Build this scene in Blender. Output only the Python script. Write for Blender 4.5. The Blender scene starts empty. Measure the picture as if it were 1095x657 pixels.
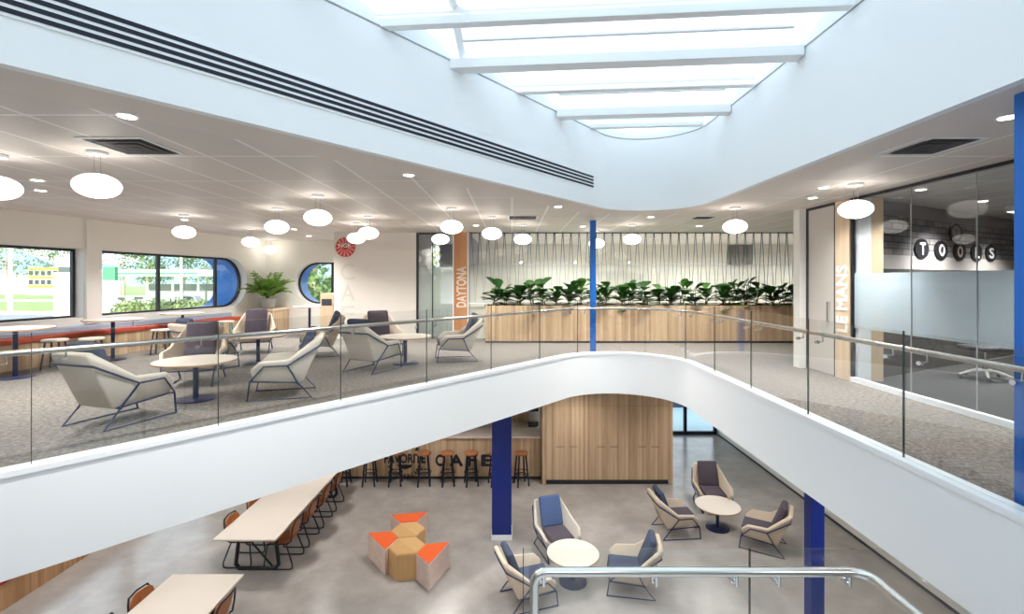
import bpy, bmesh, math, random
from mathutils import Vector, Matrix
random.seed(7)
sc = bpy.context.scene
COL = sc.collection
PI = math.pi

# ------------------------------------------------------------------ camera, world, sun, exposure
F, CX, HY, CZ = 520.0, 547.5, 300.0, 5.0          # focal length in pixels, principal column, horizon row, eye height
ZU = 3.5                                          # upper floor level
ZC = CZ + 1.22                                    # upper ceiling level
ZL = 2.74                                         # underside of the upper slab
cam = bpy.data.cameras.new('camera'); cam_o = bpy.data.objects.new('camera', cam); COL.objects.link(cam_o)
cam_o.location = (0, 0, CZ); cam_o.rotation_euler = (PI/2, 0, 0)
cam.sensor_width = 36; cam.lens = 36*F/1095; cam.shift_y = -(328.5-HY)/1095
cam.clip_start = .05; cam.clip_end = 2000
sc.camera = cam_o
sc.view_settings.view_transform = 'Standard'; sc.view_settings.look = 'None'
sc.view_settings.gamma = 1; sc.view_settings.exposure = 0.68
sc.view_settings.use_curve_mapping = False
sc.cycles.use_denoising = True
sc.cycles.max_bounces = 14; sc.cycles.diffuse_bounces = 6; sc.cycles.glossy_bounces = 5
sc.cycles.transparent_max_bounces = 24; sc.cycles.transmission_bounces = 8
sc.cycles.sample_clamp_indirect = 8; sc.cycles.caustics_reflective = False; sc.cycles.caustics_refractive = False
w = bpy.data.worlds.new('world'); sc.world = w; w.use_nodes = True
wn = w.node_tree.nodes; wl = w.node_tree.links
bg = wn['Background']; tc = wn.new('ShaderNodeTexCoord'); sp = wn.new('ShaderNodeSeparateXYZ'); rp = wn.new('ShaderNodeValToRGB')
wl.new(tc.outputs['Generated'], sp.inputs[0]); wl.new(sp.outputs['Z'], rp.inputs[0]); wl.new(rp.outputs[0], bg.inputs[0])
rp.color_ramp.elements[0].position = 0.0; rp.color_ramp.elements[0].color = (.90, .95, 1, 1)
rp.color_ramp.elements[1].position = 0.9; rp.color_ramp.elements[1].color = (.74, .87, 1, 1)
SKY = 1.6
bg.inputs[1].default_value = SKY
sun = bpy.data.lights.new('sun', 'SUN'); sun.energy = 5.0; sun.angle = math.radians(1.2); sun.color = (1, .95, .86)
sun_o = bpy.data.objects.new('sun', sun); COL.objects.link(sun_o)
sun_o.rotation_euler = Vector((.25, .93, -.26)).to_track_quat('-Z', 'Y').to_euler()
DOWNLIGHT_W = 265.0; LOWER_W = 80.0; PENDANT_E = 3.2

# ------------------------------------------------------------------ materials
def lin(c):
    if isinstance(c, str):
        c = [int(c[i:i+2], 16)/255 for i in (0, 2, 4)]
    return tuple(x/12.92 if x <= .04045 else ((x+.055)/1.055)**2.4 for x in c) + (1,)
MATS = {}
def base_mat(name):
    m = bpy.data.materials.new(name); m.use_nodes = True; MATS[name] = m
    return m, m.node_tree.nodes, m.node_tree.links, m.node_tree.nodes['Principled BSDF']
def plain(name, c, rough=.5, metal=0., noise=0., scale=20., bump=0., coat=0.):
    m, n, l, p = base_mat(name)
    p.inputs['Roughness'].default_value = rough; p.inputs['Metallic'].default_value = metal
    p.inputs['Coat Weight'].default_value = coat
    col = lin(c); p.inputs['Base Color'].default_value = col
    if noise or bump:
        t = n.new('ShaderNodeTexCoord'); x = n.new('ShaderNodeTexNoise'); x.inputs['Scale'].default_value = scale; x.inputs['Detail'].default_value = 5
        l.new(t.outputs['Object'], x.inputs['Vector'])
        if noise:
            r = n.new('ShaderNodeValToRGB'); l.new(x.outputs['Fac'], r.inputs[0])
            r.color_ramp.elements[0].position = .3; r.color_ramp.elements[1].position = .7
            r.color_ramp.elements[0].color = tuple(v*(1-noise) for v in col[:3])+(1,)
            r.color_ramp.elements[1].color = tuple(min(1, v*(1+noise)) for v in col[:3])+(1,)
            l.new(r.outputs[0], p.inputs['Base Color'])
        if bump:
            b = n.new('ShaderNodeBump'); b.inputs['Strength'].default_value = bump; b.inputs['Distance'].default_value = .01
            l.new(x.outputs['Fac'], b.inputs['Height']); l.new(b.outputs[0], p.inputs['Normal'])
    return m
def emit(name, c, s):
    m, n, l, p = base_mat(name)
    p.inputs['Base Color'].default_value = lin(c); p.inputs['Emission Color'].default_value = lin(c); p.inputs['Emission Strength'].default_value = s
    return m
def wood(name, c1, c2, strip=.05, rough=.45, axis='XY'):
    m, n, l, p = base_mat(name); p.inputs['Roughness'].default_value = rough
    t = n.new('ShaderNodeTexCoord'); s = n.new('ShaderNodeSeparateXYZ'); l.new(t.outputs['Object'], s.inputs[0])
    a = n.new('ShaderNodeMath'); a.operation = 'ADD'; l.new(s.outputs[0], a.inputs[0])
    if axis == 'XY': l.new(s.outputs[1], a.inputs[1])
    else: a.inputs[1].default_value = 0
    d = n.new('ShaderNodeMath'); d.operation = 'DIVIDE'; l.new(a.outputs[0], d.inputs[0]); d.inputs[1].default_value = strip
    f = n.new('ShaderNodeMath'); f.operation = 'FLOOR'; l.new(d.outputs[0], f.inputs[0])
    wnz = n.new('ShaderNodeTexWhiteNoise'); wnz.noise_dimensions = '1D'; l.new(f.outputs[0], wnz.inputs['W'])
    mp = n.new('ShaderNodeMapping'); mp.inputs['Scale'].default_value = (34, 34, 1.6); l.new(t.outputs['Object'], mp.inputs[0])
    g = n.new('ShaderNodeTexNoise'); g.inputs['Scale'].default_value = 1.; g.inputs['Detail'].default_value = 4; l.new(mp.outputs[0], g.inputs['Vector'])
    mx = n.new('ShaderNodeMath'); mx.operation = 'MULTIPLY_ADD'; l.new(g.outputs['Fac'], mx.inputs[0]); mx.inputs[1].default_value = .7
    h = n.new('ShaderNodeMath'); h.operation = 'MULTIPLY'; l.new(wnz.outputs['Value'], h.inputs[0]); h.inputs[1].default_value = .55
    l.new(h.outputs[0], mx.inputs[2])
    r = n.new('ShaderNodeValToRGB'); l.new(mx.outputs[0], r.inputs[0])
    r.color_ramp.elements[0].position = .2; r.color_ramp.elements[1].position = .85
    r.color_ramp.elements[0].color = lin(c1); r.color_ramp.elements[1].color = lin(c2)
    l.new(r.outputs[0], p.inputs['Base Color'])
    return m
def thin_fresnel(n, l, ior):
    fr = n.new('ShaderNodeFresnel'); ge = n.new('ShaderNodeNewGeometry'); mr = n.new('ShaderNodeMapRange')
    mr.inputs[3].default_value = ior; mr.inputs[4].default_value = 1/ior       # same reflectance from both faces of a pane
    l.new(ge.outputs['Backfacing'], mr.inputs[0]); l.new(mr.outputs[0], fr.inputs['IOR']); return fr
def glass(name, tint=(.95, .98, .97), ior=1.5, rough=0.0, boost=1.0):
    m, n, l, p = base_mat(name); n.remove(p); out = n['Material Output']
    tr = n.new('ShaderNodeBsdfTransparent'); tr.inputs[0].default_value = (*tint, 1)
    gl = n.new('ShaderNodeBsdfGlossy'); gl.inputs['Roughness'].default_value = rough; gl.inputs[0].default_value = (boost, boost, boost, 1)
    fr = thin_fresnel(n, l, ior)
    mx = n.new('ShaderNodeMixShader'); l.new(fr.outputs[0], mx.inputs[0]); l.new(tr.outputs[0], mx.inputs[1]); l.new(gl.outputs[0], mx.inputs[2])
    l.new(mx.outputs[0], out.inputs[0]); return m
def film(name, c, stops):
    """glass with a frosted film; stops = (z, opacity) list in world height"""
    m, n, l, p = base_mat(name); out = n['Material Output']
    p.inputs['Base Color'].default_value = lin(c); p.inputs['Roughness'].default_value = .7; p.inputs['Specular IOR Level'].default_value = .15
    tl = n.new('ShaderNodeBsdfTranslucent'); tl.inputs[0].default_value = lin(c)
    fx = n.new('ShaderNodeMixShader'); fx.inputs[0].default_value = .35; l.new(p.outputs[0], fx.inputs[1]); l.new(tl.outputs[0], fx.inputs[2])
    tr = n.new('ShaderNodeBsdfTransparent'); tr.inputs[0].default_value = (.93, .96, .96, 1)
    gl = n.new('ShaderNodeBsdfGlossy'); gl.inputs['Roughness'].default_value = 0; fr = thin_fresnel(n, l, 1.45)
    cl = n.new('ShaderNodeMixShader'); l.new(fr.outputs[0], cl.inputs[0]); l.new(tr.outputs[0], cl.inputs[1]); l.new(gl.outputs[0], cl.inputs[2])
    ge = n.new('ShaderNodeNewGeometry'); s = n.new('ShaderNodeSeparateXYZ'); l.new(ge.outputs['Position'], s.inputs[0])
    mr = n.new('ShaderNodeMapRange'); z0, z1 = stops[0][0], stops[-1][0]
    mr.inputs[1].default_value = z0; mr.inputs[2].default_value = z1; l.new(s.outputs[2], mr.inputs[0])
    r = n.new('ShaderNodeValToRGB'); l.new(mr.outputs[0], r.inputs[0]); e = r.color_ramp.elements
    e[0].position = 0; e[0].color = (stops[0][1],)*3+(1,); e[1].position = 1; e[1].color = (stops[-1][1],)*3+(1,)
    for z, a in stops[1:-1]: e.new((z-z0)/(z1-z0)).color = (a, a, a, 1)
    mx = n.new('ShaderNodeMixShader'); l.new(r.outputs[0], mx.inputs[0]); l.new(cl.outputs[0], mx.inputs[1]); l.new(fx.outputs[0], mx.inputs[2])
    l.new(mx.outputs[0], out.inputs[0]); return m
def brick_mat(name, c1, c2, mortar, bw, bh, ms, rough=.6, offset=.5, bias=0., freq=2, noise=0., vec=None):
    m, n, l, p = base_mat(name); p.inputs['Roughness'].default_value = rough
    t = n.new('ShaderNodeTexCoord'); mp = n.new('ShaderNodeMapping'); l.new(t.outputs['Object'], mp.inputs[0])
    if vec: mp.inputs['Rotation'].default_value = vec
    b = n.new('ShaderNodeTexBrick'); l.new(mp.outputs[0], b.inputs['Vector'])
    b.inputs['Color1'].default_value = lin(c1); b.inputs['Color2'].default_value = lin(c2); b.inputs['Mortar'].default_value = lin(mortar)
    b.inputs['Scale'].default_value = 1; b.inputs['Brick Width'].default_value = bw; b.inputs['Row Height'].default_value = bh
    b.inputs['Mortar Size'].default_value = ms; b.inputs['Mortar Smooth'].default_value = 0; b.inputs['Bias'].default_value = bias
    b.offset = offset; b.offset_frequency = freq
    l.new(b.outputs[0], p.inputs['Base Color']); return m
def floor_mat(name, stops, rough, scale, bump=0., scale2=3.):
    m, n, l, p = base_mat(name); p.inputs['Roughness'].default_value = rough
    t = n.new('ShaderNodeTexCoord'); x = n.new('ShaderNodeTexNoise'); x.inputs['Scale'].default_value = scale; x.inputs['Detail'].default_value = 8; x.inputs['Roughness'].default_value = .65
    y = n.new('ShaderNodeTexNoise'); y.inputs['Scale'].default_value = scale2; y.inputs['Detail'].default_value = 6
    l.new(t.outputs['Object'], x.inputs[0]); l.new(t.outputs['Object'], y.inputs[0])
    a = n.new('ShaderNodeMath'); a.operation = 'ADD'; l.new(x.outputs[0], a.inputs[0]); l.new(y.outputs[0], a.inputs[1])
    h = n.new('ShaderNodeMath'); h.operation = 'MULTIPLY'; h.inputs[1].default_value = .5; l.new(a.outputs[0], h.inputs[0])
    r = n.new('ShaderNodeValToRGB'); l.new(h.outputs[0], r.inputs[0]); e = r.color_ramp.elements
    while len(e) < len(stops): e.new(.5)
    for k, (q, c) in enumerate(stops): e[k].position = q; e[k].color = lin(c)
    l.new(r.outputs[0], p.inputs['Base Color'])
    if bump:
        b = n.new('ShaderNodeBump'); b.inputs['Strength'].default_value = bump; b.inputs['Distance'].default_value = .01
        l.new(x.outputs[0], b.inputs['Height']); l.new(b.outputs[0], p.inputs['Normal'])
    return m
WHITE = plain('white_paint', 'eef1f3', .55)
CREAM = plain('warm_white_wall', 'e6e0d8', .6)
WALLW = plain('wall_white', 'eceae4', .6)
PLASTER = plain('ceiling_plaster', 'e0d8d2', .7)
TILES = brick_mat('ceiling_tiles', 'd8d2cd', 'dbd5d0', 'f6f4f2', 1.2, .6, .016, rough=.55, offset=0, vec=(0, 0, PI/2))
LCEIL = plain('lower_ceiling', 'e0dcd6', .7)
CARPET = floor_mat('carpet', [(.42, '615b56'), (.5, '78726c'), (.58, '918981')], .95, 48, .4, 22)
CONCRETE = floor_mat('polished_concrete', [(.3, '918a85'), (.5, 'a59f9a'), (.68, 'b8b2ad')], .22, 2.2, 0, .7)
DCARPET = plain('dark_carpet', '302e2e', .95, noise=.25, scale=60)
OAK = wood('oak_strip', 'a8896b', 'd6ba98', .055)
OAKD = wood('oak_strip_warm', 'a87d55', 'd1a67a', .05)
PANEL = wood('sign_timber', 'b97a4b', 'cf9462', .3)
PALEOAK = wood('pale_timber', 'cdb292', 'e2ccb0', .3)
PLY = wood('light_ply', 'c69a62', 'd9b27c', .6, .4)
RUSTPLY = wood('rust_ply', 'a05c30', 'c27c48', .6, .38)
COPPER = plain('tan_seat', 'a9683f', .4, noise=.12, scale=9)
LAMINATE = plain('cream_laminate', 'e0d6ca', .38)
LAMW = plain('table_laminate', 'e6dccf', .35)
EDGE = plain('ply_edge', 'c79a6c', .5)
NAVY = plain('navy_steel', '1b2550', .38, coat=.2)
COLBLUE = plain('column_blue', '0a68c2', .42)
COLNAVY = plain('column_deep_blue', '06257a', .42)
DNAVY = plain('dark_navy_steel', '121629', .4)
BLACK = plain('black_steel', '14151a', .4)
DFRAME = plain('window_frame', '26272b', .4)
STEEL = plain('brushed_steel', 'c9c6c1', .26, metal=1.)
CHROME = plain('chrome', 'd8d8d8', .15, metal=1.)
SHELL = plain('beige_upholstery', 'd3c2ad', .85, noise=.05, scale=90, bump=.12)
SHELLW = plain('oat_upholstery', 'd6cdc0', .85, noise=.05, scale=90, bump=.12)
CUSHM = plain('mauve_fabric', '544b55', .9, noise=.12, scale=110, bump=.12)
CUSHB = plain('blue_fabric', '4c618a', .9, noise=.12, scale=110, bump=.12)
CUSHG = plain('slate_fabric', '485066', .9, noise=.12, scale=110, bump=.12)
ORANGE = plain('orange_felt', 'e8622a', .85, noise=.06, scale=120)
REDC = plain('red_cushion', 'b3472e', .8, noise=.08, scale=80)
DKRED = plain('dark_red_cushion', 'a8242c', .8)
BLUEC = plain('blue_grey_backrest', 'a3b4c8', .85, noise=.06, scale=60)
PINKW = plain('limed_wood', 'dcc4b8', .6, noise=.08, scale=8)
LEAF = plain('fig_leaf', '4a7a35', .35, noise=.5, scale=9)
LEAFD = plain('fig_leaf_dark', '36602b', .35, noise=.4, scale=9)
PALM = plain('palm_leaf', '6f9a3c', .45, noise=.35, scale=6)
STEM = plain('plant_stem', '6b5638', .7)
POT = plain('grey_pot', '8b8c8a', .6)
SOIL = plain('soil', '2f261f', .95)
GLOBE = emit('opal_globe', 'fff8ee', PENDANT_E)
LED = emit('downlight_lens', 'fff4e4', 6.)
DISCB = plain('black_disc', '17161a', .5)
LETW = plain('white_lettering', 'f2efe9', .5)
LETB = plain('black_lettering', '22232c', .5)
LETG = plain('grey_lettering', 'd9d3cb', .6)
LETO = plain('pale_lettering', 'ecdccb', .5)
RED1 = plain('sign_red', 'b4262b', .45); RED2 = plain('sign_red_light', 'ea9088', .45)
DARKG = plain('dark_grey', '3a3a3f', .6); GREY = plain('mid_grey', '9a9a9c', .6)
VENT = plain('vent_dark', '33302f', .7)
SLOT = plain('slot_dark', '10162a', .7)
PURPLE = plain('purple_grey_wall', '57505f', .7)
GLASS = glass('balustrade_glass', (.955, .965, .96), 1.45)
WGLASS = glass('window_glass', (.93, .97, .98), 1.35)
PGLASS = glass('partition_glass', (.90, .92, .93), 1.2)
SGLASS = glass('skylight_glass', (.91, .955, .97), 1.3)
SEAM = plain('glass_edge', '3c4644', .25)
FROST = film('frosted_partition', 'ebebe2', [(ZU, .75), (CZ+.1, .68), (CZ+.42, .26), (ZC, .12)])
FROSTD = film('frosted_door', 'dfe8e2', [(ZU, .25), (CZ-.9, .45), (CZ+.2, .7), (CZ+.5, .1), (ZC, .03)])
BAND = film('frosted_band', 'e8f0f4', [(CZ-.705, 0), (CZ-.70, .42), (CZ-.35, .6), (CZ-.05, .78), (CZ+.10, .66), (CZ+.105, 0)])
BRICK = brick_mat('grey_brick', '7d7778', 'a09a99', '57514f', .30, .10, .009, rough=.75, bias=-.1, vec=(PI/2, 0, 0))
GRASS = plain('grass', '8fa55c', .9, noise=.3, scale=.4)
ASPH = plain('asphalt', '8c8d90', .9, noise=.1, scale=.6)
SAND = plain('pale_path', 'd9cfba', .9)
TREE1 = plain('gum_foliage', '7f8f57', .8, noise=.4, scale=.5); TREE2 = plain('dense_foliage', '66803f', .8, noise=.4, scale=.5)
BARK = plain('pale_bark', 'b9a68f', .8)
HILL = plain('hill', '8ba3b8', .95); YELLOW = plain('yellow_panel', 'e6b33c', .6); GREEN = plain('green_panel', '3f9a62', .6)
HOODB = plain('blue_cladding', '2f7fd0', .35); STONE = plain('stone_chips', '6d7f92', .9, noise=.6, scale=40)
PAVE = plain('pale_paving', 'c8dce4', .8)

# ------------------------------------------------------------------ mesh helpers
class MB:
    def __init__(s): s.v = []; s.f = []
    def add(s, vs, fs):
        o = len(s.v); s.v += [tuple(v) for v in vs]; s.f += [tuple(i+o for i in f) for f in fs]; return s
    def box(s, x0, x1, y0, y1, z0, z1):
        return s.add([(x0,y0,z0),(x1,y0,z0),(x1,y1,z0),(x0,y1,z0),(x0,y0,z1),(x1,y0,z1),(x1,y1,z1),(x0,y1,z1)],
                     [(3,2,1,0),(4,5,6,7),(0,1,5,4),(1,2,6,5),(2,3,7,6),(3,0,4,7)])
    def obox(s, c, ux, uy, uz):
        c, ux, uy, uz = map(Vector, (c, ux, uy, uz)); vs = []
        for k in (-1, 1):
            for a, b in ((-1,-1),(1,-1),(1,1),(-1,1)): vs.append(c+ux*a+uy*b+uz*k)
        return s.add(vs, [(3,2,1,0),(4,5,6,7),(0,1,5,4),(1,2,6,5),(2,3,7,6),(3,0,4,7)])
    def tube(s, pts, r, n=8, closed=False):
        pts = [Vector(p) for p in pts]; N = len(pts); rings = []; up = None
        for i, p in enumerate(pts):
            a = pts[(i-1) % N] if (closed or i) else p; b = pts[(i+1) % N] if (closed or i < N-1) else p
            d1 = (p-a); d2 = (b-p)
            if d1.length < 1e-9: d1 = d2
            if d2.length < 1e-9: d2 = d1
            t = (d1.normalized()+d2.normalized()).normalized()
            k = 1/max(.5, math.cos(d1.angle(d2)/2)) if d1.length and d2.length else 1
            if up is None:
                up = Vector((0,0,1)) if abs(t.z) < .9 else Vector((1,0,0))
            x = t.cross(up)
            if x.length < 1e-4: x = t.cross(Vector((1,.3,.2)))
            x.normalize(); y = x.cross(t).normalized(); up = y
            rr = r[i] if isinstance(r, (list, tuple)) else r
            rings.append([p+(x*math.cos(2*PI*j/n)+y*math.sin(2*PI*j/n))*rr*min(k,1.4) for j in range(n)])
        o = [v for q in rings for v in q]; fs = []
        for i in range(N if closed else N-1):
            for j in range(n):
                a = i*n+j; b = i*n+(j+1) % n; c = ((i+1) % N)*n+(j+1) % n; d = ((i+1) % N)*n+j
                fs.append((a, b, c, d))
        if not closed: fs += [tuple(range(n-1,-1,-1)), tuple((N-1)*n+j for j in range(n))]
        return s.add(o, fs)
    def lathe(s, prof, c=(0,0,0), n=32):
        vs = []; fs = []; cx, cy, cz = c
        for r, z in prof:
            for j in range(n): vs.append((cx+r*math.cos(2*PI*j/n), cy+r*math.sin(2*PI*j/n), cz+z))
        for i in range(len(prof)-1):
            for j in range(n): fs.append((i*n+j, i*n+(j+1) % n, (i+1)*n+(j+1) % n, (i+1)*n+j))
        fs += [tuple(range(n-1,-1,-1)), tuple((len(prof)-1)*n+j for j in range(n))]
        return s.add(vs, fs)
    def prism(s, poly, z0, z1):
        n = len(poly)
        return s.add([(x,y,z0) for x,y in poly]+[(x,y,z1) for x,y in poly],
                     [tuple(range(n-1,-1,-1)), tuple(range(n,2*n))]+[(i,(i+1)%n,n+(i+1)%n,n+i) for i in range(n)])
    def mesh(s, name, m, smooth=None):
        me = bpy.data.meshes.new(name); me.from_pydata(s.v, [], s.f); me.update()
        bm = bmesh.new(); bm.from_mesh(me); bmesh.ops.recalc_face_normals(bm, faces=bm.faces); bm.to_mesh(me); bm.free()
        me.materials.append(m)
        if smooth is not None: smooth_mesh(me, smooth)
        return me
    def build(s, name, m, parent=None, smooth=None, bevel=0, seg=2):
        o = bpy.data.objects.new(name, s.mesh(name, m, smooth)); COL.objects.link(o); o.parent = parent
        if bevel: add_bevel(o, bevel, seg)
        return o
def smooth_mesh(me, ang):
    me.polygons.foreach_set('use_smooth', [True]*len(me.polygons))
    bm = bmesh.new(); bm.from_mesh(me)
    for e in bm.edges:
        e.smooth = len(e.link_faces) == 2 and e.calc_face_angle(9) < math.radians(ang)
    bm.to_mesh(me); bm.free()
def add_bevel(o, wdt, seg=2, ang=30):
    b = o.modifiers.new('bevel', 'BEVEL'); b.width = wdt; b.segments = seg; b.limit_method = 'ANGLE'; b.angle_limit = math.radians(ang); b.harden_normals = False
def thing(name, label, cat, loc=(0,0,0), rz=0, group=None):
    o = bpy.data.objects.new(name, None); COL.objects.link(o); o.location = loc; o.rotation_euler = (0,0,rz); o.empty_display_size = .1
    return tag(o, label, cat, group)
def tag(o, label, cat, group=None):
    o['label'] = label; o['category'] = cat
    if group: o['group'] = group
    return o
def struct(o, label=None):
    o['kind'] = 'structure'
    if label: o['label'] = label
    return o
def dup(o, loc=None, rz=None, label=None, parent=None, scale=None):
    c = o.copy(); COL.objects.link(c)
    if parent: c.parent = parent
    if loc is not None: c.location = loc
    if rz is not None: c.rotation_euler = (0,0,rz)
    if scale: c.scale = scale
    if label: c['label'] = label
    for ch in o.children: dup(ch, parent=c)
    return c
def tri_fill(outer, holes):
    bm = bmesh.new(); n = 0; es = []
    pts = []
    for lp in [outer]+holes:
        vs = [bm.verts.new((p[0], p[1], 0)) for p in lp]
        for v, p in zip(vs, lp): pts.append((p[0], p[1]))
        es += [bm.edges.new((vs[i], vs[(i+1) % len(vs)])) for i in range(len(vs))]
    bm.verts.index_update()
    bmesh.ops.triangle_fill(bm, use_beauty=True, use_dissolve=False, edges=es, normal=(0,0,1))
    fs = [tuple(v.index for v in f.verts) for f in bm.faces]; bm.free()
    return pts, fs
def plate(outer, holes, fmap, t, mb=None):
    """2D outline with holes -> slab; fmap(u, v, d) gives the 3D point at depth d (0..t)"""
    mb = mb or MB(); pts, fs = tri_fill(outer, holes); N = len(pts)
    vs = [fmap(u, v, 0) for u, v in pts]+[fmap(u, v, t) for u, v in pts]
    out = list(fs)+[tuple(N+i for i in reversed(f)) for f in fs]; o = 0
    for lp in [outer]+holes:
        k = len(lp); out += [(o+i, o+(i+1) % k, N+o+(i+1) % k, N+o+i) for i in range(k)]; o += k
    return mb.add(vs, out)
def rrect(u0, u1, v0, v1, r=(0,0,0,0), n=12):
    """corner radii: bottom-left, bottom-right, top-right, top-left"""
    pts = []
    for (cx, cy, sx, sy, a0, rr) in ((u0,v0,1,1,PI,r[0]),(u1,v0,-1,1,1.5*PI,r[1]),(u1,v1,-1,-1,0,r[2]),(u0,v1,1,-1,.5*PI,r[3])):
        if rr <= 0: pts.append((cx, cy)); continue
        for k in range(n+1):
            a = a0+k/n*PI/2; pts.append((cx+sx*rr+rr*math.cos(a), cy+sy*rr+rr*math.sin(a)))
    q = []
    for p in pts:
        if not q or (abs(p[0]-q[-1][0])+abs(p[1]-q[-1][1])) > 1e-5: q.append(p)
    if abs(q[0][0]-q[-1][0])+abs(q[0][1]-q[-1][1]) < 1e-5: q.pop()
    return q
def text_obj(name, s, mat, wdt, hgt, mtx, parent=None, ext=.006, bold=0.0):
    cu = bpy.data.curves.new('tmp', 'FONT'); cu.body = s; cu.size = 1; cu.extrude = .5; cu.resolution_u = 4
    o = bpy.data.objects.new('tmp', cu); COL.objects.link(o)
    me = bpy.data.meshes.new_from_object(o.evaluated_get(bpy.context.evaluated_depsgraph_get()))
    bpy.data.objects.remove(o)
    xs = [v.co.x for v in me.vertices]; ys = [v.co.y for v in me.vertices]
    cx, cy = (min(xs)+max(xs))/2, (min(ys)+max(ys))/2; kx, ky = wdt/(max(xs)-min(xs)), hgt/(max(ys)-min(ys))
    if bold:                                       # heavier strokes: the same letters shifted a little each way
        bm = bmesh.new()
        for a, b, c in ((bold, 0, 0), (-bold, 0, .1), (0, bold, .2), (0, -bold, .3)):
            me.transform(Matrix.Translation((a, b, c))); bm.from_mesh(me); me.transform(Matrix.Translation((-a, -b, -c)))
        bm.to_mesh(me); bm.free()
    me.transform(mtx @ Matrix.Diagonal((kx, ky, ext*2, 1)) @ Matrix.Translation((-cx, -cy, 0)))
    me.materials.clear(); me.materials.append(mat); me.name = name
    r = bpy.data.objects.new(name, me); COL.objects.link(r); r.parent = parent
    return r
def frame_mtx(o, x, y):
    x = Vector(x).normalized(); y = Vector(y).normalized(); z = x.cross(y)
    m = Matrix((x, y, z)).transposed().to_4x4(); m.translation = Vector(o); return m
FACE = ((1,0,0), (0,0,1))            # lettering that faces the camera side (-Y)
def at(px, py, z):                   # floor-plan point seen at a pixel, on the level z
    Y = F*(CZ-z)/(py-HY); return ((px-CX)/F*Y, Y)
def ray(px, Y): return (px-CX)/F*Y
def fillet(A, ud, B_x, r, y_end, n=20, front=0.0):
    """left straight line through A with direction ud, then an arc, then along X = B_x back to y_end"""
    t = (B_x-A[0])/ud[0]; ay = A[1]+ud[1]*t
    ang = math.atan2(ud[1], ud[0]); turn = ang+PI/2; T = r*math.tan(turn/2)
    p1 = (B_x-ud[0]*T, ay-ud[1]*T); cy = ay-T; c = (B_x-r, cy)
    a0 = ang+PI/2; pts = [(A[0]+ud[0]*(front-A[1])/ud[1], front)]
    for k in range(n+1):
        a = a0-turn*k/n; pts.append((c[0]+r*math.cos(a), c[1]+r*math.sin(a)))
    pts.append((B_x, y_end)); return pts
def norm2(a, b):
    l = math.hypot(a, b); return (a/l, b/l)
def offset_path(p, d):
    """offset to the left-hand (outer) side of the path"""
    out = []
    for i, q in enumerate(p):
        a = p[max(i-1, 0)]; b = p[min(i+1, len(p)-1)]
        t1 = norm2(q[0]-a[0], q[1]-a[1]) if i else None; t2 = norm2(b[0]-q[0], b[1]-q[1]) if i < len(p)-1 else None
        t1 = t1 or t2; t2 = t2 or t1
        n1 = (-t1[1], t1[0]); n2 = (-t2[1], t2[0]); m = norm2(n1[0]+n2[0], n1[1]+n2[1])
        k = d/max(.4, m[0]*n1[0]+m[1]*n1[1]); out.append((q[0]+m[0]*k, q[1]+m[1]*k))
    return out
def wall_strip(path, d0, d1, z0, z1, mb=None):
    a = offset_path(path, d0); b = offset_path(path, d1); mb = mb or MB(); n = len(path); vs = []
    for i in range(n): vs += [(*a[i], z0), (*b[i], z0), (*b[i], z1), (*a[i], z1)]
    fs = [(0,1,2,3), tuple(4*(n-1)+k for k in (3,2,1,0))]
    for i in range(n-1):
        for k in range(4): fs.append((4*i+k, 4*i+4+k, 4*i+4+(k+1)%4, 4*i+(k+1)%4))
    return mb.add(vs, fs)
def resample(path, s0, s1):
    """sub-path between two arc lengths"""
    out = []; s = 0
    for a, b in zip(path, path[1:]):
        l = math.hypot(b[0]-a[0], b[1]-a[1])
        if s+l > s0 and s < s1:
            for q in (max(s0, s), min(s1, s+l)):
                p = (a[0]+(b[0]-a[0])*(q-s)/l, a[1]+(b[1]-a[1])*(q-s)/l)
                if not out or math.hypot(p[0]-out[-1][0], p[1]-out[-1][1]) > 1e-4: out.append(p)
        s += l
    return out
def plen(path): return sum(math.hypot(b[0]-a[0], b[1]-a[1]) for a, b in zip(path, path[1:]))
def add_spot(name, loc, watts, angle=130, parent=None, size=.12):
    L = bpy.data.lights.new(name, 'SPOT'); L.energy = watts; L.spot_size = math.radians(angle); L.spot_blend = .9; L.shadow_soft_size = size; L.color = (1, .975, .945)
    o = bpy.data.objects.new(name, L); COL.objects.link(o); o.location = loc; o.parent = parent; return o

# ------------------------------------------------------------------ the void: plans of floor and ceiling openings
FRONT = -1.0
FV = fillet((-.2625, 7.8), norm2(.857, 1), 3.12, 1.19, FRONT, front=FRONT)
CV = fillet((-2.87, 2.72), norm2(.807, 1), 3.08, .89, FRONT, front=FRONT)
def LWX(y): return -8.67+.178*(y-8.24)           # line of the upper window wall
YB = 14.84
UP_OUT = [(LWX(-2), -2), (13, -2), (13, 17.2), (-6.9, 17.2), (LWX(YB), YB)]
def hole(path): return list(reversed(path))
up = lambda z: (lambda u, v, d: (u, v, z-d))
struct(plate(UP_OUT, [hole(offset_path(FV, .1))], up(ZU), .12).build('floor_upper', CARPET))
struct(plate(UP_OUT, [hole(offset_path(FV, .1))], up(ZL+.2), .2).build('ceiling_lower', LCEIL))
struct(wall_strip(FV, 0, .099, ZL-.002, ZU+.012).build('wall_fascia', WHITE, smooth=25))
struct(wall_strip(FV, -.012, .14, ZU+.012, ZU+.06).build('trim_1', WHITE, smooth=25))
CVB = offset_path(CV, .5)
struct(plate(offset_path(CV, .52)[::1], [], up(ZC), .01).build('tmp', PLASTER)) if False else None
band = MB(); bo = offset_path(CV, .55); n_ = len(CV); bi = offset_path(CV, .08)
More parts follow.
